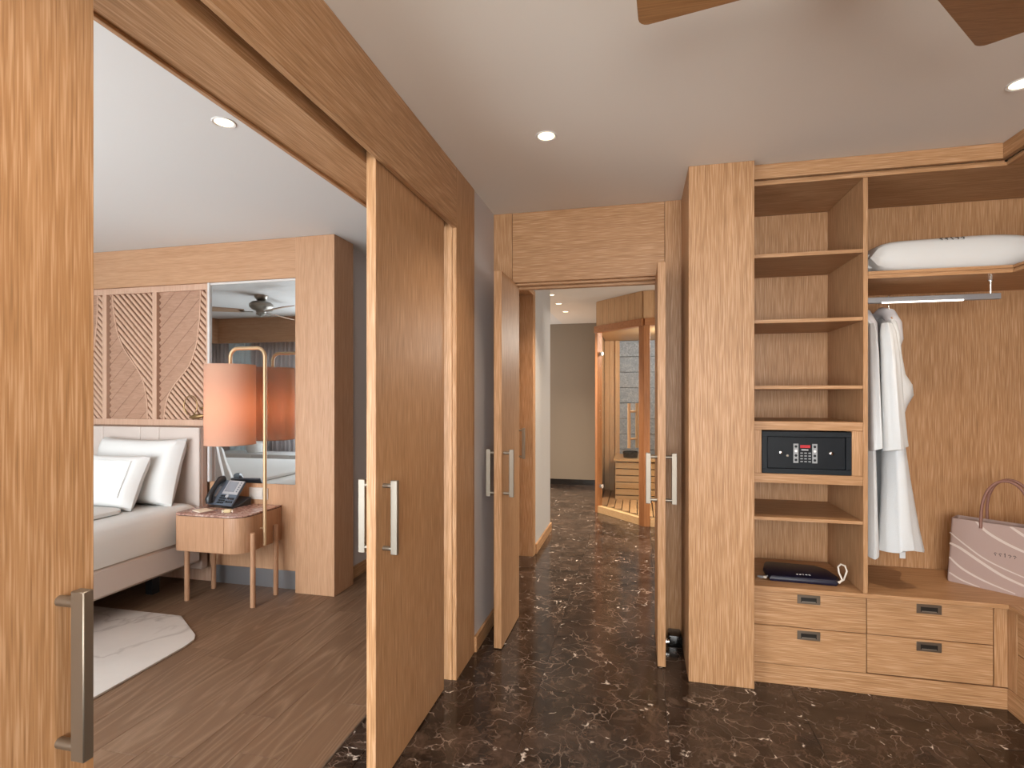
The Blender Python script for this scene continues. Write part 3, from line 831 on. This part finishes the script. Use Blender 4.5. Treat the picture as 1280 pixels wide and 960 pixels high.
# ---------------------------------------------------------------- ceiling fans
def fan(x, y, zb, angs, label, blade_mat, metal, rad, hw, pitch=7):
    t = thing('ceiling_fan', (x, y, H), label, 'ceiling fan', group='ceiling fans')
    MB().lathe([(.075, H), (.072, H - .02), (.045, H - .055), (.030, H - .06)], (x, y, 0), 28).build('mount', metal, t, smooth=True)
    MB().lathe([(.03, zb + .12), (.10, zb + .105), (.125, zb + .08), (.125, zb + .05), (.10, zb + .025), (.06, zb + .01), (.05, zb - .01), (.055, zb - .03), (.02, zb - .05), (.0005, zb - .052)], (x, y, 0), 32).build('motor', metal, t, smooth=True)
    MB().tube([(x, y, zb + .11), (x, y, H - .05)], .022, 14).build('stem', metal, t, smooth=True)
    for a in angs:
        ca, sa = math.cos(R(a)), math.sin(R(a))
        m = Matrix.Translation((x, y, zb)) @ Matrix.Rotation(R(a), 4, 'Z') @ Matrix.Rotation(R(pitch), 4, 'X')
        r0 = .17; rc = .022; hi = hw * .62
        poly = [(r0, -hi), (rad - rc, -hw)] + arc(rad - rc, -hw + rc, rc, -90, 0, 4)[1:] + arc(rad - rc, hw - rc, rc, 0, 90, 4) + [(r0, hi)]
        b = MB(m).prism(poly, 2, -.004, .004).build('blade', blade_mat, t, bevel=.001, seg=1)
        m2 = Matrix.Translation((x, y, zb)) @ Matrix.Rotation(R(a), 4, 'Z')
        MB(m2).box(.08, .22, -.022, .022, -.012, -.006).build('blade_iron', metal, b, bevel=.002)
fan(.546, 1.232, 2.32, (176, 44, 290), 'dark wooden blade ceiling fan at the top of the view', 'walnut_x', 'bronze', .55, .082)
fan(-4.12, 1.5, 2.34, (25, 145, 265), 'bedroom ceiling fan seen in the mirror', 'fan_blade_light', 'fan_metal', .60, .07, -13)

# ---------------------------------------------------------------- bedroom: headboard wall
PY = 3.33
t = thing('trim_4', (-2.2, 3.4, 0), 'oak pillar and top board framing the headboard wall', 'wood frame', kind='structure')
B('pillar', 'bedroom_oak_z', t, -2.358, -2.05, PY, 3.585, 0, H - .001)
B('top_board', 'bedroom_oak_x', t, -6.3, -2.3595, PY + .004, 3.42, 2.234, H - .001)
B('lower_panel', 'bedroom_oak_z', t, -3.104, -2.3595, PY + .03, 3.42, .143, .76)
B('toe_board', 'steel_grey', t, -3.104, -2.3595, PY + .06, 3.42, 0, .142)
B('backing', 'carved_wood', t, -6.3, -3.105, 3.40, 3.42, 0, 2.234)
t = thing('wall_mirror', (-2.73, 3.36, .76), 'tall wall mirror with pale frame between headboard panel and oak pillar', 'mirror')
B('glass', 'mirror_glass', t, -3.086, -2.360, PY + .022, 3.41, .762, 2.216, 0)
B('frame', 'trim_white', t, -3.104, -3.087, PY + .008, 3.41, .76, 2.233)
B('frame', 'trim_white', t, -3.0865, -2.360, PY + .016, 3.41, 2.2165, 2.233)

# carved panel
AZ0, AZ1 = 1.216, 2.188
t = thing('carved_panel', (-4.08, 3.38, 1.18), 'carved wooden wall panel with slanted slats and curved lines above the headboard', 'wall panel')
AY = 3.355
B('rail', 'carved_wood', t, -5.06, -3.106, AY, 3.40, AZ1, 2.233)
B('rail', 'carved_wood', t, -5.06, -3.106, AY, 3.40, 1.168, AZ0)
stiles = [(-3.132, -3.106), (-3.62, -3.58), (-4.10, -4.058), (-4.58, -4.54), (-5.06, -5.02)]
for a, b in stiles: B('stile', 'carved_wood', t, a, b, AY, 3.40, AZ0, AZ1)
CA = [(.115, 1.0), (.14, .855), (.21, .70), (.35, .565), (.59, .437), (.73, .36), (.82, .26), (.87, .13), (.885, 0)]
CB = [(.88, 1.0), (.865, .80), (.80, .575), (.67, .42), (.44, .315), (.28, .24), (.18, .14), (.13, 0)]
def cx_at(cv, z):
    for (x0, z0), (x1, z1) in zip(cv, cv[1:]):
        if z1 <= z <= z0:
            k = (z - z1) / (z0 - z1); k2 = k
            return x1 + (x0 - x1) * k2
    return cv[0][0] if z > 1 else cv[-1][0]
def smooth_curve(cv, n=48):
    out = []
    for i in range(n + 1):
        z = i / n
        out.append((sum(cx_at(cv, max(0, min(1, z + d))) for d in (-.05, -.025, 0, .025, .05)) / 5, z))
    return out
def clip_poly(poly, f):
    out = []
    for i in range(len(poly)):
        a, b = poly[i], poly[(i + 1) % len(poly)]; fa, fb = f(a), f(b)
        if fa >= 0: out.append(a)
        if (fa >= 0) != (fb >= 0):
            k = fa / (fa - fb); out.append((a[0] + (b[0] - a[0]) * k, a[1] + (b[1] - a[1]) * k))
    return out
def carve(x0, x1, cv):
    Wp, Hp = x1 - x0, AZ1 - AZ0
    sc = smooth_curve(cv)
    def cxz(z):
        u = max(0, min(1, (z - AZ0) / Hp)) * 48; i = min(47, int(u)); k = u - i
        return x0 + Wp * (sc[i][0] + (sc[i + 1][0] - sc[i][0]) * k)
    # curved bead
    mb = MB(); rg = []
    for i in range(49):
        z = AZ0 + Hp * i / 48; x = cxz(z)
        rg.append([(x - .005, AY + .030, z), (x - .005, AY + .006, z), (x + .005, AY + .006, z), (x + .005, AY + .030, z)])
    mb.loft(rg).build('curved_bead', 'carved_wood', t, smooth=True)
    B('panel_back', 'veneer_wood', t, x0, x1, AY + .038, 3.3995, AZ0, AZ1, 0)
    lims = [lambda p: p[1] - AZ0, lambda p: AZ1 - p[1], lambda p: p[0] - x0, lambda p: x1 - p[0]]
    # raised slats "\" right of the curve
    pit, wd_ = .0505, .0345
    k = 0; c = AZ0 + x0 - .02
    while c < AZ1 + x1:      # z = c - x
        ends = []
        for cc in (c, c + wd_):
            x = x1
            while x > x0 and x > cxz(cc - x) + .004: x -= .003
            ends.append((x, cc - x))
        poly = [ends[0], (x1, c - x1), (x1, c + wd_ - x1), ends[1]]
        for f in lims:
            poly = clip_poly(poly, f)
            if len(poly) < 3: break
        if len(poly) >= 3:
            ar = abs(sum(poly[i][0] * poly[(i + 1) % len(poly)][1] - poly[(i + 1) % len(poly)][0] * poly[i][1] for i in range(len(poly)))) / 2
            if ar > 1e-5: MB().prism(poly, 1, AY + .008, AY + .038).build('slat', 'carved_wood', t, bevel=.0045, seg=1)
        c += pit
    # flush veneer strips "/" left of the curve, square-cut ends along the stile
    wd_ = .047; c = AZ0 - x1
    h = wd_ / 2
    i = 0
    while c < AZ1 - x0:      # z = c + x
        pts = []
        xa = x0 + .002
        ends = []
        for cc in (c, c + wd_ - .0006):
            x = x0
            while x < x1 and x < cxz(cc + x) - .004: x += .003
            ends.append((x, cc + x))
        # square cut: the upper edge starts h further left than the lower edge
        sA = (x0 + .024, c + x0 + .024); sB = (x0 + .001, c + wd_ - .0015 + x0 + .001)
        poly = [sA, ends[0], ends[1], sB]
        if ends[0][0] > sA[0] + .002 or ends[1][0] > sB[0] + .004:
            poly = [p for p in poly]
            for f in lims:
                poly = clip_poly(poly, f)
                if len(poly) < 3: break
            if len(poly) >= 3:
                ar = abs(sum(poly[q][0] * poly[(q + 1) % len(poly)][1] - poly[(q + 1) % len(poly)][0] * poly[q][1] for q in range(len(poly)))) / 2
                if ar > 1e-5: MB().prism(poly, 1, AY + .020 + .001 * (i % 3), AY + .038).build('veneer_strip', 'veneer_wood', t)
        c += wd_; i += 1
carve(-3.58, -3.132, CB); carve(-4.058, -3.62, CA); carve(-4.54, -4.10, CB); carve(-5.02, -4.58, CA)

# reading light: brass leaf on a thin loop
t = thing('reading_light', (-3.17, 3.34, 1.24), 'small brass leaf shaped reading light on a thin looped arm above the headboard', 'reading light')
lp = []
for k in range(28):
    a = R(-60 + 300 * k / 27)
    lp.append((-3.245 + .062 * math.cos(a), 3.325 + .012 * k / 27, 1.375 - .0 + .075 * math.sin(a) - .055))
MB().tube(lp, .004, 8).build('arm', 'dark_brass', t, smooth=True)
def leaf(x0, x1, y, zc, hz, hy):
    rg = []
    for k in range(13):
        u = k / 12; w_ = math.sin(math.pi * min(1, u * .92 + .04)) ** .8
        x = x0 + (x1 - x0) * u
        rg.append([(x, y + hy * w_ * math.cos(2 * math.pi * j / 10), zc + .014 * u + hz * w_ * math.sin(2 * math.pi * j / 10)) for j in range(10)])
    return MB().loft(rg)
leaf(-3.245, -3.115, 3.318, 1.235, .019, .018).build('lamp_head', 'dark_brass', t, smooth=True)
leaf(-3.17, -3.115, 3.335, 1.300, .009, .008).build('switch', 'dark_brass', t, smooth=True)
MB().tube([(-3.120, 3.32, 1.25), (-3.118, 3.357, 1.25)], .008, 8).build('wall_mount', 'dark_brass', t, smooth=True)

# ---------------------------------------------------------------- bed
bed = thing('bed', (-4.08, 2.2, 0), 'upholstered bed with pale padded headboard', 'bed')
BX0, BX1 = -5.07, -3.092
B('base', 'upholstery', bed, BX0, BX1, 1.15, 3.27, .19, .372, .018)
for x in (BX0 + .25, BX1 - .25):
    for y in (1.4, 3.1): B('leg', 'black_plastic', bed, x - .03, x + .03, y - .03, y + .03, 0, .19)
B('headboard_frame', 'upholstery_side', bed, -5.08, -3.110, 3.292, 3.352, .12, 1.163, .008)
hbx = [-3.113, -3.47, -3.641, -3.993, -4.165, -4.52, -4.69, -5.077]
for a, b in zip(hbx, hbx[1:]):
    MB().box(b + .001, a - .001, 3.272, 3.294, .39, 1.163).build('headboard_panel', 'upholstery', bed, bevel=.008, seg=3)
t = thing('mattress', (-4.08, 2.2, .373), 'thick mattress with a white fitted sheet on the bed', 'mattress')
rg = []
for z, ins in ((.374, .0), (.40, -.004), (.52, -.006), (.585, .004), (.612, .03), (.622, .07), (.624, .4)):
    rg.append([(x, y, z) for x, y in rrect(BX0 + .01 + ins, BX1 - .006 - ins, 1.18 + ins, 3.268 - ins, .07, 6)])
MB().loft(rg).build('sheet', 'sheet', t, smooth=True)
def up_pillow(name, lab, cx_, y, z, w_, h_, th, tilt, yaw, seed):
    t = thing(name, (cx_, y, z - h_), lab, 'pillow')
    m = Matrix.Translation((cx_, y, z)) @ Matrix.Rotation(R(yaw), 4, 'Z') @ Matrix.Rotation(R(90 - tilt), 4, 'X')
    pillow_mesh(MB(), w_, h_, th, m, seed=seed, pinch=.07).build('pillowcase', 'cotton', t, smooth=True)
    return t, m
up_pillow('pillow', 'large white pillow leaning on the padded headboard', -3.545, 3.155, .852, .375, .245, .085, 16, 0, 1)
up_pillow('pillow', 'large white pillow leaning on the left half of the headboard', -4.60, 3.155, .852, .375, .245, .085, 16, 0, 8)
t2, m2 = up_pillow('pillow', 'smaller white pillow with a stitched border in front of the large pillow', -3.61, 2.955, .805, .33, .195, .075, 24, 0, 2)
seam = []
for a, b in ((-.78, -.70), (.72, -.70), (.80, .62), (-.78, .62)):
    pass
def onp(a, b):
    k = max(0.0, (1 - a ** 6) * (1 - b ** 6)) ** .5
    return m2 @ Vector((a * .33, b * .195, .075 * k + .0055))
pth = [onp(-.78 + 1.56 * i / 14, .66) for i in range(15)] + [onp(.78, .66 - 1.3 * i / 10) for i in range(1, 11)]
MB().tube(pth, .0022, 6).build('stitched_border', 'cotton', t2, smooth=True)
t = thing('folded_duvet', (-4.08, 2.0, .626), 'white duvet folded over in front of the pillows', 'duvet')
rg = []
for z, ins in ((.6265, .01), (.632, 0), (.650, 0), (.660, .015), (.663, .06)):
    rg.append([(x, y, z + .004 * math.sin(9 * x) * (1 if z > .64 else 0)) for x, y in rrect(-4.85, -3.275 - ins, 1.3 + ins, 2.83 - ins, .05, 5)])
MB().loft(rg).build('duvet', 'sheet', t, smooth=True)

# rug
rgp = [(-4.9, 2.79), (-2.80, 2.80), (-2.50, 2.60), (-2.455, 2.545), (-2.44, 2.46), (-2.425, 1.2), (-4.9, 1.2)]
MB().prism(rgp[::-1], 2, .0005, .012).build('rug', 'rug_marble', None, bevel=.003, label='off white rug with grey marble veins and a cut corner beside the bed', cat='rug')

# ---------------------------------------------------------------- nightstand
ns = thing('nightstand', (-2.755, 3.15, 0), 'small oak nightstand with marble top and rounded corners', 'nightstand')
NX0, NX1, NY0, NY1, NZ0, NZ1 = -3.025, -2.488, 2.955, 3.355, .365, .598
rad = .11
prof = [(NX1, NY1)] + [(NX0, NY1)] + arc(NX0 + .05, NY0 + .05, .05, 180, 270, 6) + arc(NX1 - rad, NY0 + rad, rad, 270, 360, 10)
MB().prism(prof, 2, NZ0, NZ1).build('body', 'leg_wood', ns, bevel=.003)
def insetp(p, k):  # slight enlargement about centre
    c0 = ((NX0 + NX1) / 2, NY1)
    return [(c0[0] + (x - c0[0]) * k, c0[1] + (y - c0[1]) * k) for x, y in p]
MB().prism(insetp(prof, .992), 2, NZ1, NZ1 + .004).build('shadow_gap', 'dark_gap', ns)
MB().prism(insetp(prof, 1.004), 2, NZ1 + .004, NZ1 + .014).build('marble_top', 'pink_marble', ns, bevel=.002)
B('drawer_front', 'leg_wood', ns, -2.972, -2.62, NY0 - .003, NY0 + .01, NZ0 + .004, NZ1 - .004, .001)
for x, y in ((-2.995, 3.045), (-2.474, 3.045), (-2.474, 3.275), (-2.995, 3.28)):
    z1 = .49 if x > -2.6 else .366
    MB().tube([(x, y, 0), (x, y, z1 - .004), (x, y, z1)], [.0165, .0165, .013], 16).build('leg', 'leg_wood', ns, smooth=True)
TZ = NZ1 + .0142
# lamp
lt = thing('lamp', (-2.6, 3.134, .39), 'brass arch lamp with a peach drum shade fixed to the nightstand', 'lamp')
LX0, LX1, LY = -2.726, -2.452, 3.134
pth = [(LX1, LY, .388), (LX1, LY, 1.66)] + [(LX1 - .06 + .06 * math.cos(R(a)), LY, 1.66 + .06 * math.sin(R(a))) for a in (15, 30, 45, 60, 75, 90)]
pth += [(LX0 + .06 - .06 * math.sin(R(a)), LY, 1.66 + .06 * math.cos(R(a))) for a in (0, 15, 30, 45, 60, 75, 90)] + [(LX0, LY, 1.50)]
MB().tube(pth, .0125, 14).build('arch', 'brass', lt, smooth=True)
MB().tube([(-2.489, LY, .50), (LX1, LY, .50)], .006, 10).build('bracket', 'brass', lt, smooth=True)
MB().lathe([(.160, 1.062), (.160, 1.610), (.1575, 1.610), (.1575, 1.062), (.160, 1.062)], (LX0, LY, 0), 48, cap=False).build('shade', 'shade_fabric', lt, smooth=True)
for z in (1.064, 1.602):
    MB().tube([(LX0 + .159 * math.cos(R(a * 10)), LY + .159 * math.sin(R(a * 10)), z) for a in range(36)], .0028, 6, closed=True).build('shade_ring', 'shade_fabric', lt, smooth=True)
MB().lathe([(.018, 1.50), (.018, 1.44), (.012, 1.44)], (LX0, LY, 0), 14).build('socket', 'brass', lt, smooth=True)
MB().lathe([(.012, 1.44), (.028, 1.40), (.032, 1.37), (.024, 1.34), (.0005, 1.33)], (LX0, LY, 0), 18).build('bulb', 'bulb_glow', lt, smooth=True)
d = bpy.data.lights.new('bulb_light', 'POINT'); d.energy = 1.25; d.color = (1.0, .68, .45); d.shadow_soft_size = .035
o = bpy.data.objects.new('bulb_light', d); COL.objects.link(o); o.parent = lt; o.location = Vector((LX0, LY, 1.30)) - ORG[lt.name]
# wall socket
t = thing('wall_socket', (-2.66, 3.355, .64), 'white wall socket plate behind the telephone', 'socket')
B('plate', 'white_plastic', t, -2.755, -2.60, 3.350, 3.36, .645, .73, .002)
B('switch', 'white_plastic', t, -2.70, -2.64, 3.346, 3.350, .66, .715, .002)
B('switch', 'white_plastic', t, -2.637, -2.61, 3.346, 3.350, .66, .715, .002)
# telephone
t = thing('telephone', (-2.84, 3.26, TZ), 'desk telephone with black handset and grey screen on the nightstand', 'telephone')
pm = Matrix.Translation((-2.842, 3.245, TZ)) @ Matrix.Rotation(R(-8), 4, 'Z')
# wedge base (local x right, y back)
MB(pm).prism([(-.075, .0), (.095, .0), (.095, .055), (-.02, .010)], 0, -.11, .115).build('base', 'black_plastic', t, bevel=.004)
tilt = R(52)
fm = pm @ Matrix.Translation((0, -.072, .018)) @ Matrix.Rotation(tilt, 4, 'X')
MB(fm).box(-.112, .115, 0, .195, -.012, .004).build('face_plate', 'phone_blue', t, bevel=.004)
MB(fm).box(-.030, .113, .085, .192, .004, .008).build('screen_bezel', 'phone_silver', t, bevel=.003)
MB(fm).box(-.018, .070, .103, .182, .008, .0095).build('screen', 'phone_screen', t)
for k in range(5):
    MB(fm).lathe([(.0055, .008), (.0055, .0105)], (.095, .108 + k * .017, 0), 10).build('side_key', 'phone_blue', t)
for r in range(4):
    for c in range(3):
        MB(fm).box(-.030 + c * .021, -.014 + c * .021, .012 + r * .017, .023 + r * .017, .004, .008).build('number_key', 'black_plastic', t)
for r in range(2):
    for c in range(3):
        MB(fm).box(.042 + c * .023, .058 + c * .023, .020 + r * .026, .034 + r * .026, .004, .008).build('function_key', 'black_plastic', t)
MB(fm).lathe([(.013, .004), (.013, .009)], (.030, .070, 0), 16).build('navigation_key', 'phone_silver', t)
# handset
hp = [(-.078, .002, .018), (-.080, .022, .036), (-.080, .060, .046), (-.080, .100, .048), (-.080, .140, .046), (-.080, .178, .036), (-.078, .198, .018)]
MB(fm).tube(hp, [.022, .026, .019, .017, .019, .026, .022], 14).build('handset', 'black_plastic', t, smooth=True)
MB(fm).box(-.086, -.070, .06, .14, .003, .010).build('cradle_label', 'label_grey', t)
# notepad and soap
t = thing('notepad', (-2.87, 3.04, TZ), 'cream notepad lying on the nightstand', 'notepad')
nm = Matrix.Translation((-2.862, 3.045, TZ)) @ Matrix.Rotation(R(-22), 4, 'Z')
MB(nm).box(-.06, .075, -.045, .045, 0, .004).build('cover', 'bag_handle', t, bevel=.001)
MB(nm).box(-.06, .045, -.045, .045, .004, .010).build('paper', 'paper', t, bevel=.001)
t = thing('trinket', (-2.70, 3.05, TZ), 'small gold wrapped sweet on the nightstand', 'sweet')
km = Matrix.Translation((-2.682, 3.06, TZ)) @ Matrix.Rotation(R(25), 4, 'Z')
MB(km).box(-.022, .022, -.018, .018, 0, .022).build('wrapper', 'soap_gold', t, bevel=.006)
for sg in (-1, 1):
    MB(km).prism([(sg * .020, .008), (sg * .034, .0), (sg * .034, .020)], 1, -.012, .012).build('twist', 'paper', t)

# ---------------------------------------------------------------- bedroom side seen in the mirror
t = thing('pelmet', (-4.2, -.1, 2.2), 'oak curtain pelmet on the bedroom window wall', 'pelmet')
B('front_board', 'bedroom_oak_x', t, -6.0, -1.16, .02, .045, 2.16, H - .001)
B('return_board', 'bedroom_oak_y', t, -6.3, -6.0, .02, .30, 2.16, H - .001)
def curtain(x0, x1, y, mat, lab, waves, amp):
    n = int(waves * 10); top = []; bot = []; fs = []
    P = []
    for k in range(n + 1):
        u = k / n; x = x0 + (x1 - x0) * u
        dy = amp * math.sin(2 * math.pi * waves * u) + amp * .3 * math.sin(2 * math.pi * waves * .37 * u)
        P.append((x, y + dy * .6, 2.2)); P.append((x, y + dy, .015))
    mb = MB(); mb.add(P, [(2 * i, 2 * i + 1, 2 * i + 3, 2 * i + 2) for i in range(n)])
    t = thing('curtain', ((x0 + x1) / 2, y, .015), lab, 'curtain', group='bedroom curtains')
    o = mb.build('fabric', mat, t, smooth=True)
    md = o.modifiers.new('thickness', 'SOLIDIFY'); md.thickness = .003
curtain(-6.28, -5.95, -.10, 'curtain_grey', 'grey curtain at the left end of the window, seen in the mirror', 5, .03)
curtain(-5.55, -4.78, -.10, 'curtain_grey', 'gathered grey curtain beside the bright gap, seen in the mirror', 11, .03)
curtain(-6.28, -4.5, -.20, 'sheer_fabric', 'white sheer curtain over the balcony window', 20, .022)
t = thing('media_cabinet', (-5.1, .3, 0), 'low white cabinet across the bedroom, seen in the mirror', 'cabinet')
B('body', 'white_lacquer', t, -5.75, -3.9, .05, .42, .05, .60, .003)
B('plinth', 'black_plastic', t, -5.70, -3.95, .08, .40, 0, .05)
for x in (-5.745, -5.13, -4.515): B('door', 'white_lacquer', t, x, x + .61, .42, .437, .055, .595, .002)
for x in (-5.70, -5.09): B('knob', 'nickel', t, x, x + .012, .437, .455, .42, .48)
t = thing('floor_cushion', (-5.2, .24, .60), 'round white cushion on the low cabinet, seen in the mirror', 'cushion')
MB().lathe([(.02, .6005), (.11, .605), (.13, .66), (.12, .73), (.06, .76), (.0005, .762)], (-5.2, .24, 0), 20).build('cover', 'cotton', t, smooth=True)

# ---------------------------------------------------------------- sauna
SL = Vector((-.47, 6.469, 0)); SQ = Vector((.055, 5.905, 0))
e = (SQ - SL); DL = e.length; e.normalize(); nrm = Vector((-e.y, e.x, 0))      # nrm points into the cabin
if nrm.y < 0: nrm = -nrm
SM = Matrix(((e.x, nrm.x, 0, SL.x), (e.y, nrm.y, 0, SL.y), (0, 0, 1, 0), (0, 0, 0, 1)))   # local (along, inwards, up)
sn = thing('sauna_cabin', (.4, 6.9, 0), 'glass fronted wooden corner sauna cabin at the end of the corridor', 'sauna')
def SB(name, mat, a0, a1, d0, d1, z0, z1, bevel=.002, parent=None):
    return MB(SM).box(a0, a1, d0, d1, z0, z1).build(name, mat, parent or sn, bevel=bevel, seg=1)
# fascia boards up to the ceiling
nb = 7
for k in range(nb):
    SB('fascia_board', 'spruce_z', DL * k / nb + .001, DL * (k + 1) / nb - .001, -.012, .012, 2.222, H - .001, .002)
x = .06
while x < 2.0:
    B('fascia_board', 'spruce_z', sn, x + .001, min(x + .11, 2.1) - .001, 5.885, 5.909, 2.222, H - .001, .002)
    x += .11
SB('beam', 'cedar_x', -.02, DL + .02, -.035, .05, 2.145, 2.222)
B('beam', 'cedar_x', sn, .075, 2.10, 5.862, 5.95, 2.145, 2.222)
SB('sill', 'spruce_x', -.01, DL, -.02, .05, .0, .082)
B('sill', 'spruce_x', sn, .13, 2.10, 5.87, 5.95, 0, .082)
SB('post', 'cedar_z', -.012, .030, -.025, .05, .0, 2.145)
MB().prism([(.012, 5.915), (.065, 5.862), (.128, 5.862), (.128, 5.95), (.03, 5.96)], 2, 0, 2.145).build('post', 'cedar_z', sn, bevel=.003)
B('post', 'cedar_z', sn, 1.20, 1.28, 5.862, 5.95, .082, 2.145)
gl = SB('glass_door', 'clear_glass', .036, DL - .045, .008, .016, .088, 2.140, 0)
for z in (.32, 1.89):
    SB('hinge', 'chrome', .026, .085, -.006, .026, z - .022, z + .022, .002, gl)
    MB(SM).lathe([(.016, -.012), (.016, -.006)], (.07, 0, z), 14, 1).build('hinge_cap', 'chrome', gl)
hs = (Vector((-.06, 6.025, 0)) - SL).dot(e)
for d0 in (-.045, .07):
    MB(SM).tube([(hs, d0, .82), (hs, d0, 1.31)], .017, 12).build('handle_bar', 'spruce_z', gl, smooth=True)
for z in (.92, 1.22):
    MB(SM).tube([(hs, -.045, z), (hs, .07, z)], .012, 10).build('handle_peg', 'spruce_z', gl, smooth=True)
B('glass_panel', 'clear_glass', sn, .13, 1.20, 5.90, 5.908, .083, 2.143, 0)
# walls, ceiling, floor
B('side_wall', 'spruce_z', sn, -.485, -.455, 6.50, 8.34, .0, H - .001)
MB().prism([(-.44, 6.52), (.06, 5.97), (2.1, 5.97), (2.1, 7.7), (-.44, 7.7)], 2, 2.16, 2.19).build('inner_ceiling', 'spruce_x', sn)
xs = -.452
while xs < -.30:
    B('wall_board', 'spruce_z', sn, xs + .001, xs + .069, 7.60, 7.625, .0, 2.16, .003); xs += .07
B('corner_strip', 'spruce_z', sn, -.305, -.275, 7.575, 7.60, .0, 2.16)
B('back_wall', 'slate', sn, -.28, 2.1, 7.64, 7.70, 0, 2.16, 0)
rnd = random.Random(11)
z = .0
while z < 2.15:
    hh = min(.215, 2.155 - z); xx = -.275 - rnd.uniform(0, .3)
    while xx < 2.05:
        ln = rnd.uniform(.45, .8); a, b = max(xx, -.275), min(xx + ln, 2.08)
        if b - a > .02:
            yy = 7.605 + rnd.uniform(0, .018)
            B('stone', 'slate', sn, a + .001, b - .001, yy, 7.64, z + .0025, z + hh - .0025, .004)
        xx += ln
    z += .215
bn = .0
B('bench_top', 'spruce_x', sn, -.30, 2.08, 6.94, 7.57, .555, .585, .003)
for k in range(6):
    B('bench_slat', 'spruce_x', sn, -.28, 2.08, 6.955, 6.975, .545 - .0845 * (k + 1) + .006, .545 - .0845 * k - .004, .003)
B('bench_gap_shade', 'dark_gap', sn, -.27, 2.08, 6.985, 7.57, .02, .553, 0)  # near-black block that paints the shade between the bench slats
x = -.44
while x < 1.9:
    y0 = max(6.0, 6.50 - (x + .45) * 1.085) if x < .05 else 5.97
    y0 = max(y0, 5.97) + .07
    B('floor_slat', 'spruce_z', sn, x, x + .078, y0, 7.59 if x < -.35 else 6.95, .045, .075, .003)
    x += .088
B('floor_base', 'dark_gap', sn, -.44, 2.08, 6.55, 7.58, .002, .02, 0)
t = thing('sauna_bucket', (-.10, 7.18, .585), 'dark grey bucket on the sauna bench', 'bucket')
MB().lathe([(.090, .5855), (.10, .665), (.104, .665), (.096, .66), (.082, .60)], (-.09, 7.16, 0), 22).build('pail', 'black_skirting', t, smooth=True)
MB().tube([(-.19 + .10 * (1 - math.cos(R(a))), 7.16, .66 + .03 * math.sin(R(a))) for a in range(0, 181, 15)], .005, 8).build('pail_handle', 'steel_grey', t, smooth=True)
t = thing('added_sauna_lamp', (.5, 6.4, 2.145), 'unseen lamp added to light the sauna interior', 'lamp')  # lamp added out of view to brighten bench and stone wall
MB().lathe([(.05, 2.159), (.05, 2.14), (.0005, 2.135)], (.5, 6.4, 0), 18).build('lens', 'lamp_glow', t, smooth=True)
d = bpy.data.lights.new('added_sauna_light', 'POINT'); d.energy = 26; d.color = (1, .93, .85); d.shadow_soft_size = .05
o = bpy.data.objects.new('added_sauna_light', d); COL.objects.link(o); o.parent = t; o.location = Vector((.5, 6.4, 2.08)) - ORG[t.name]
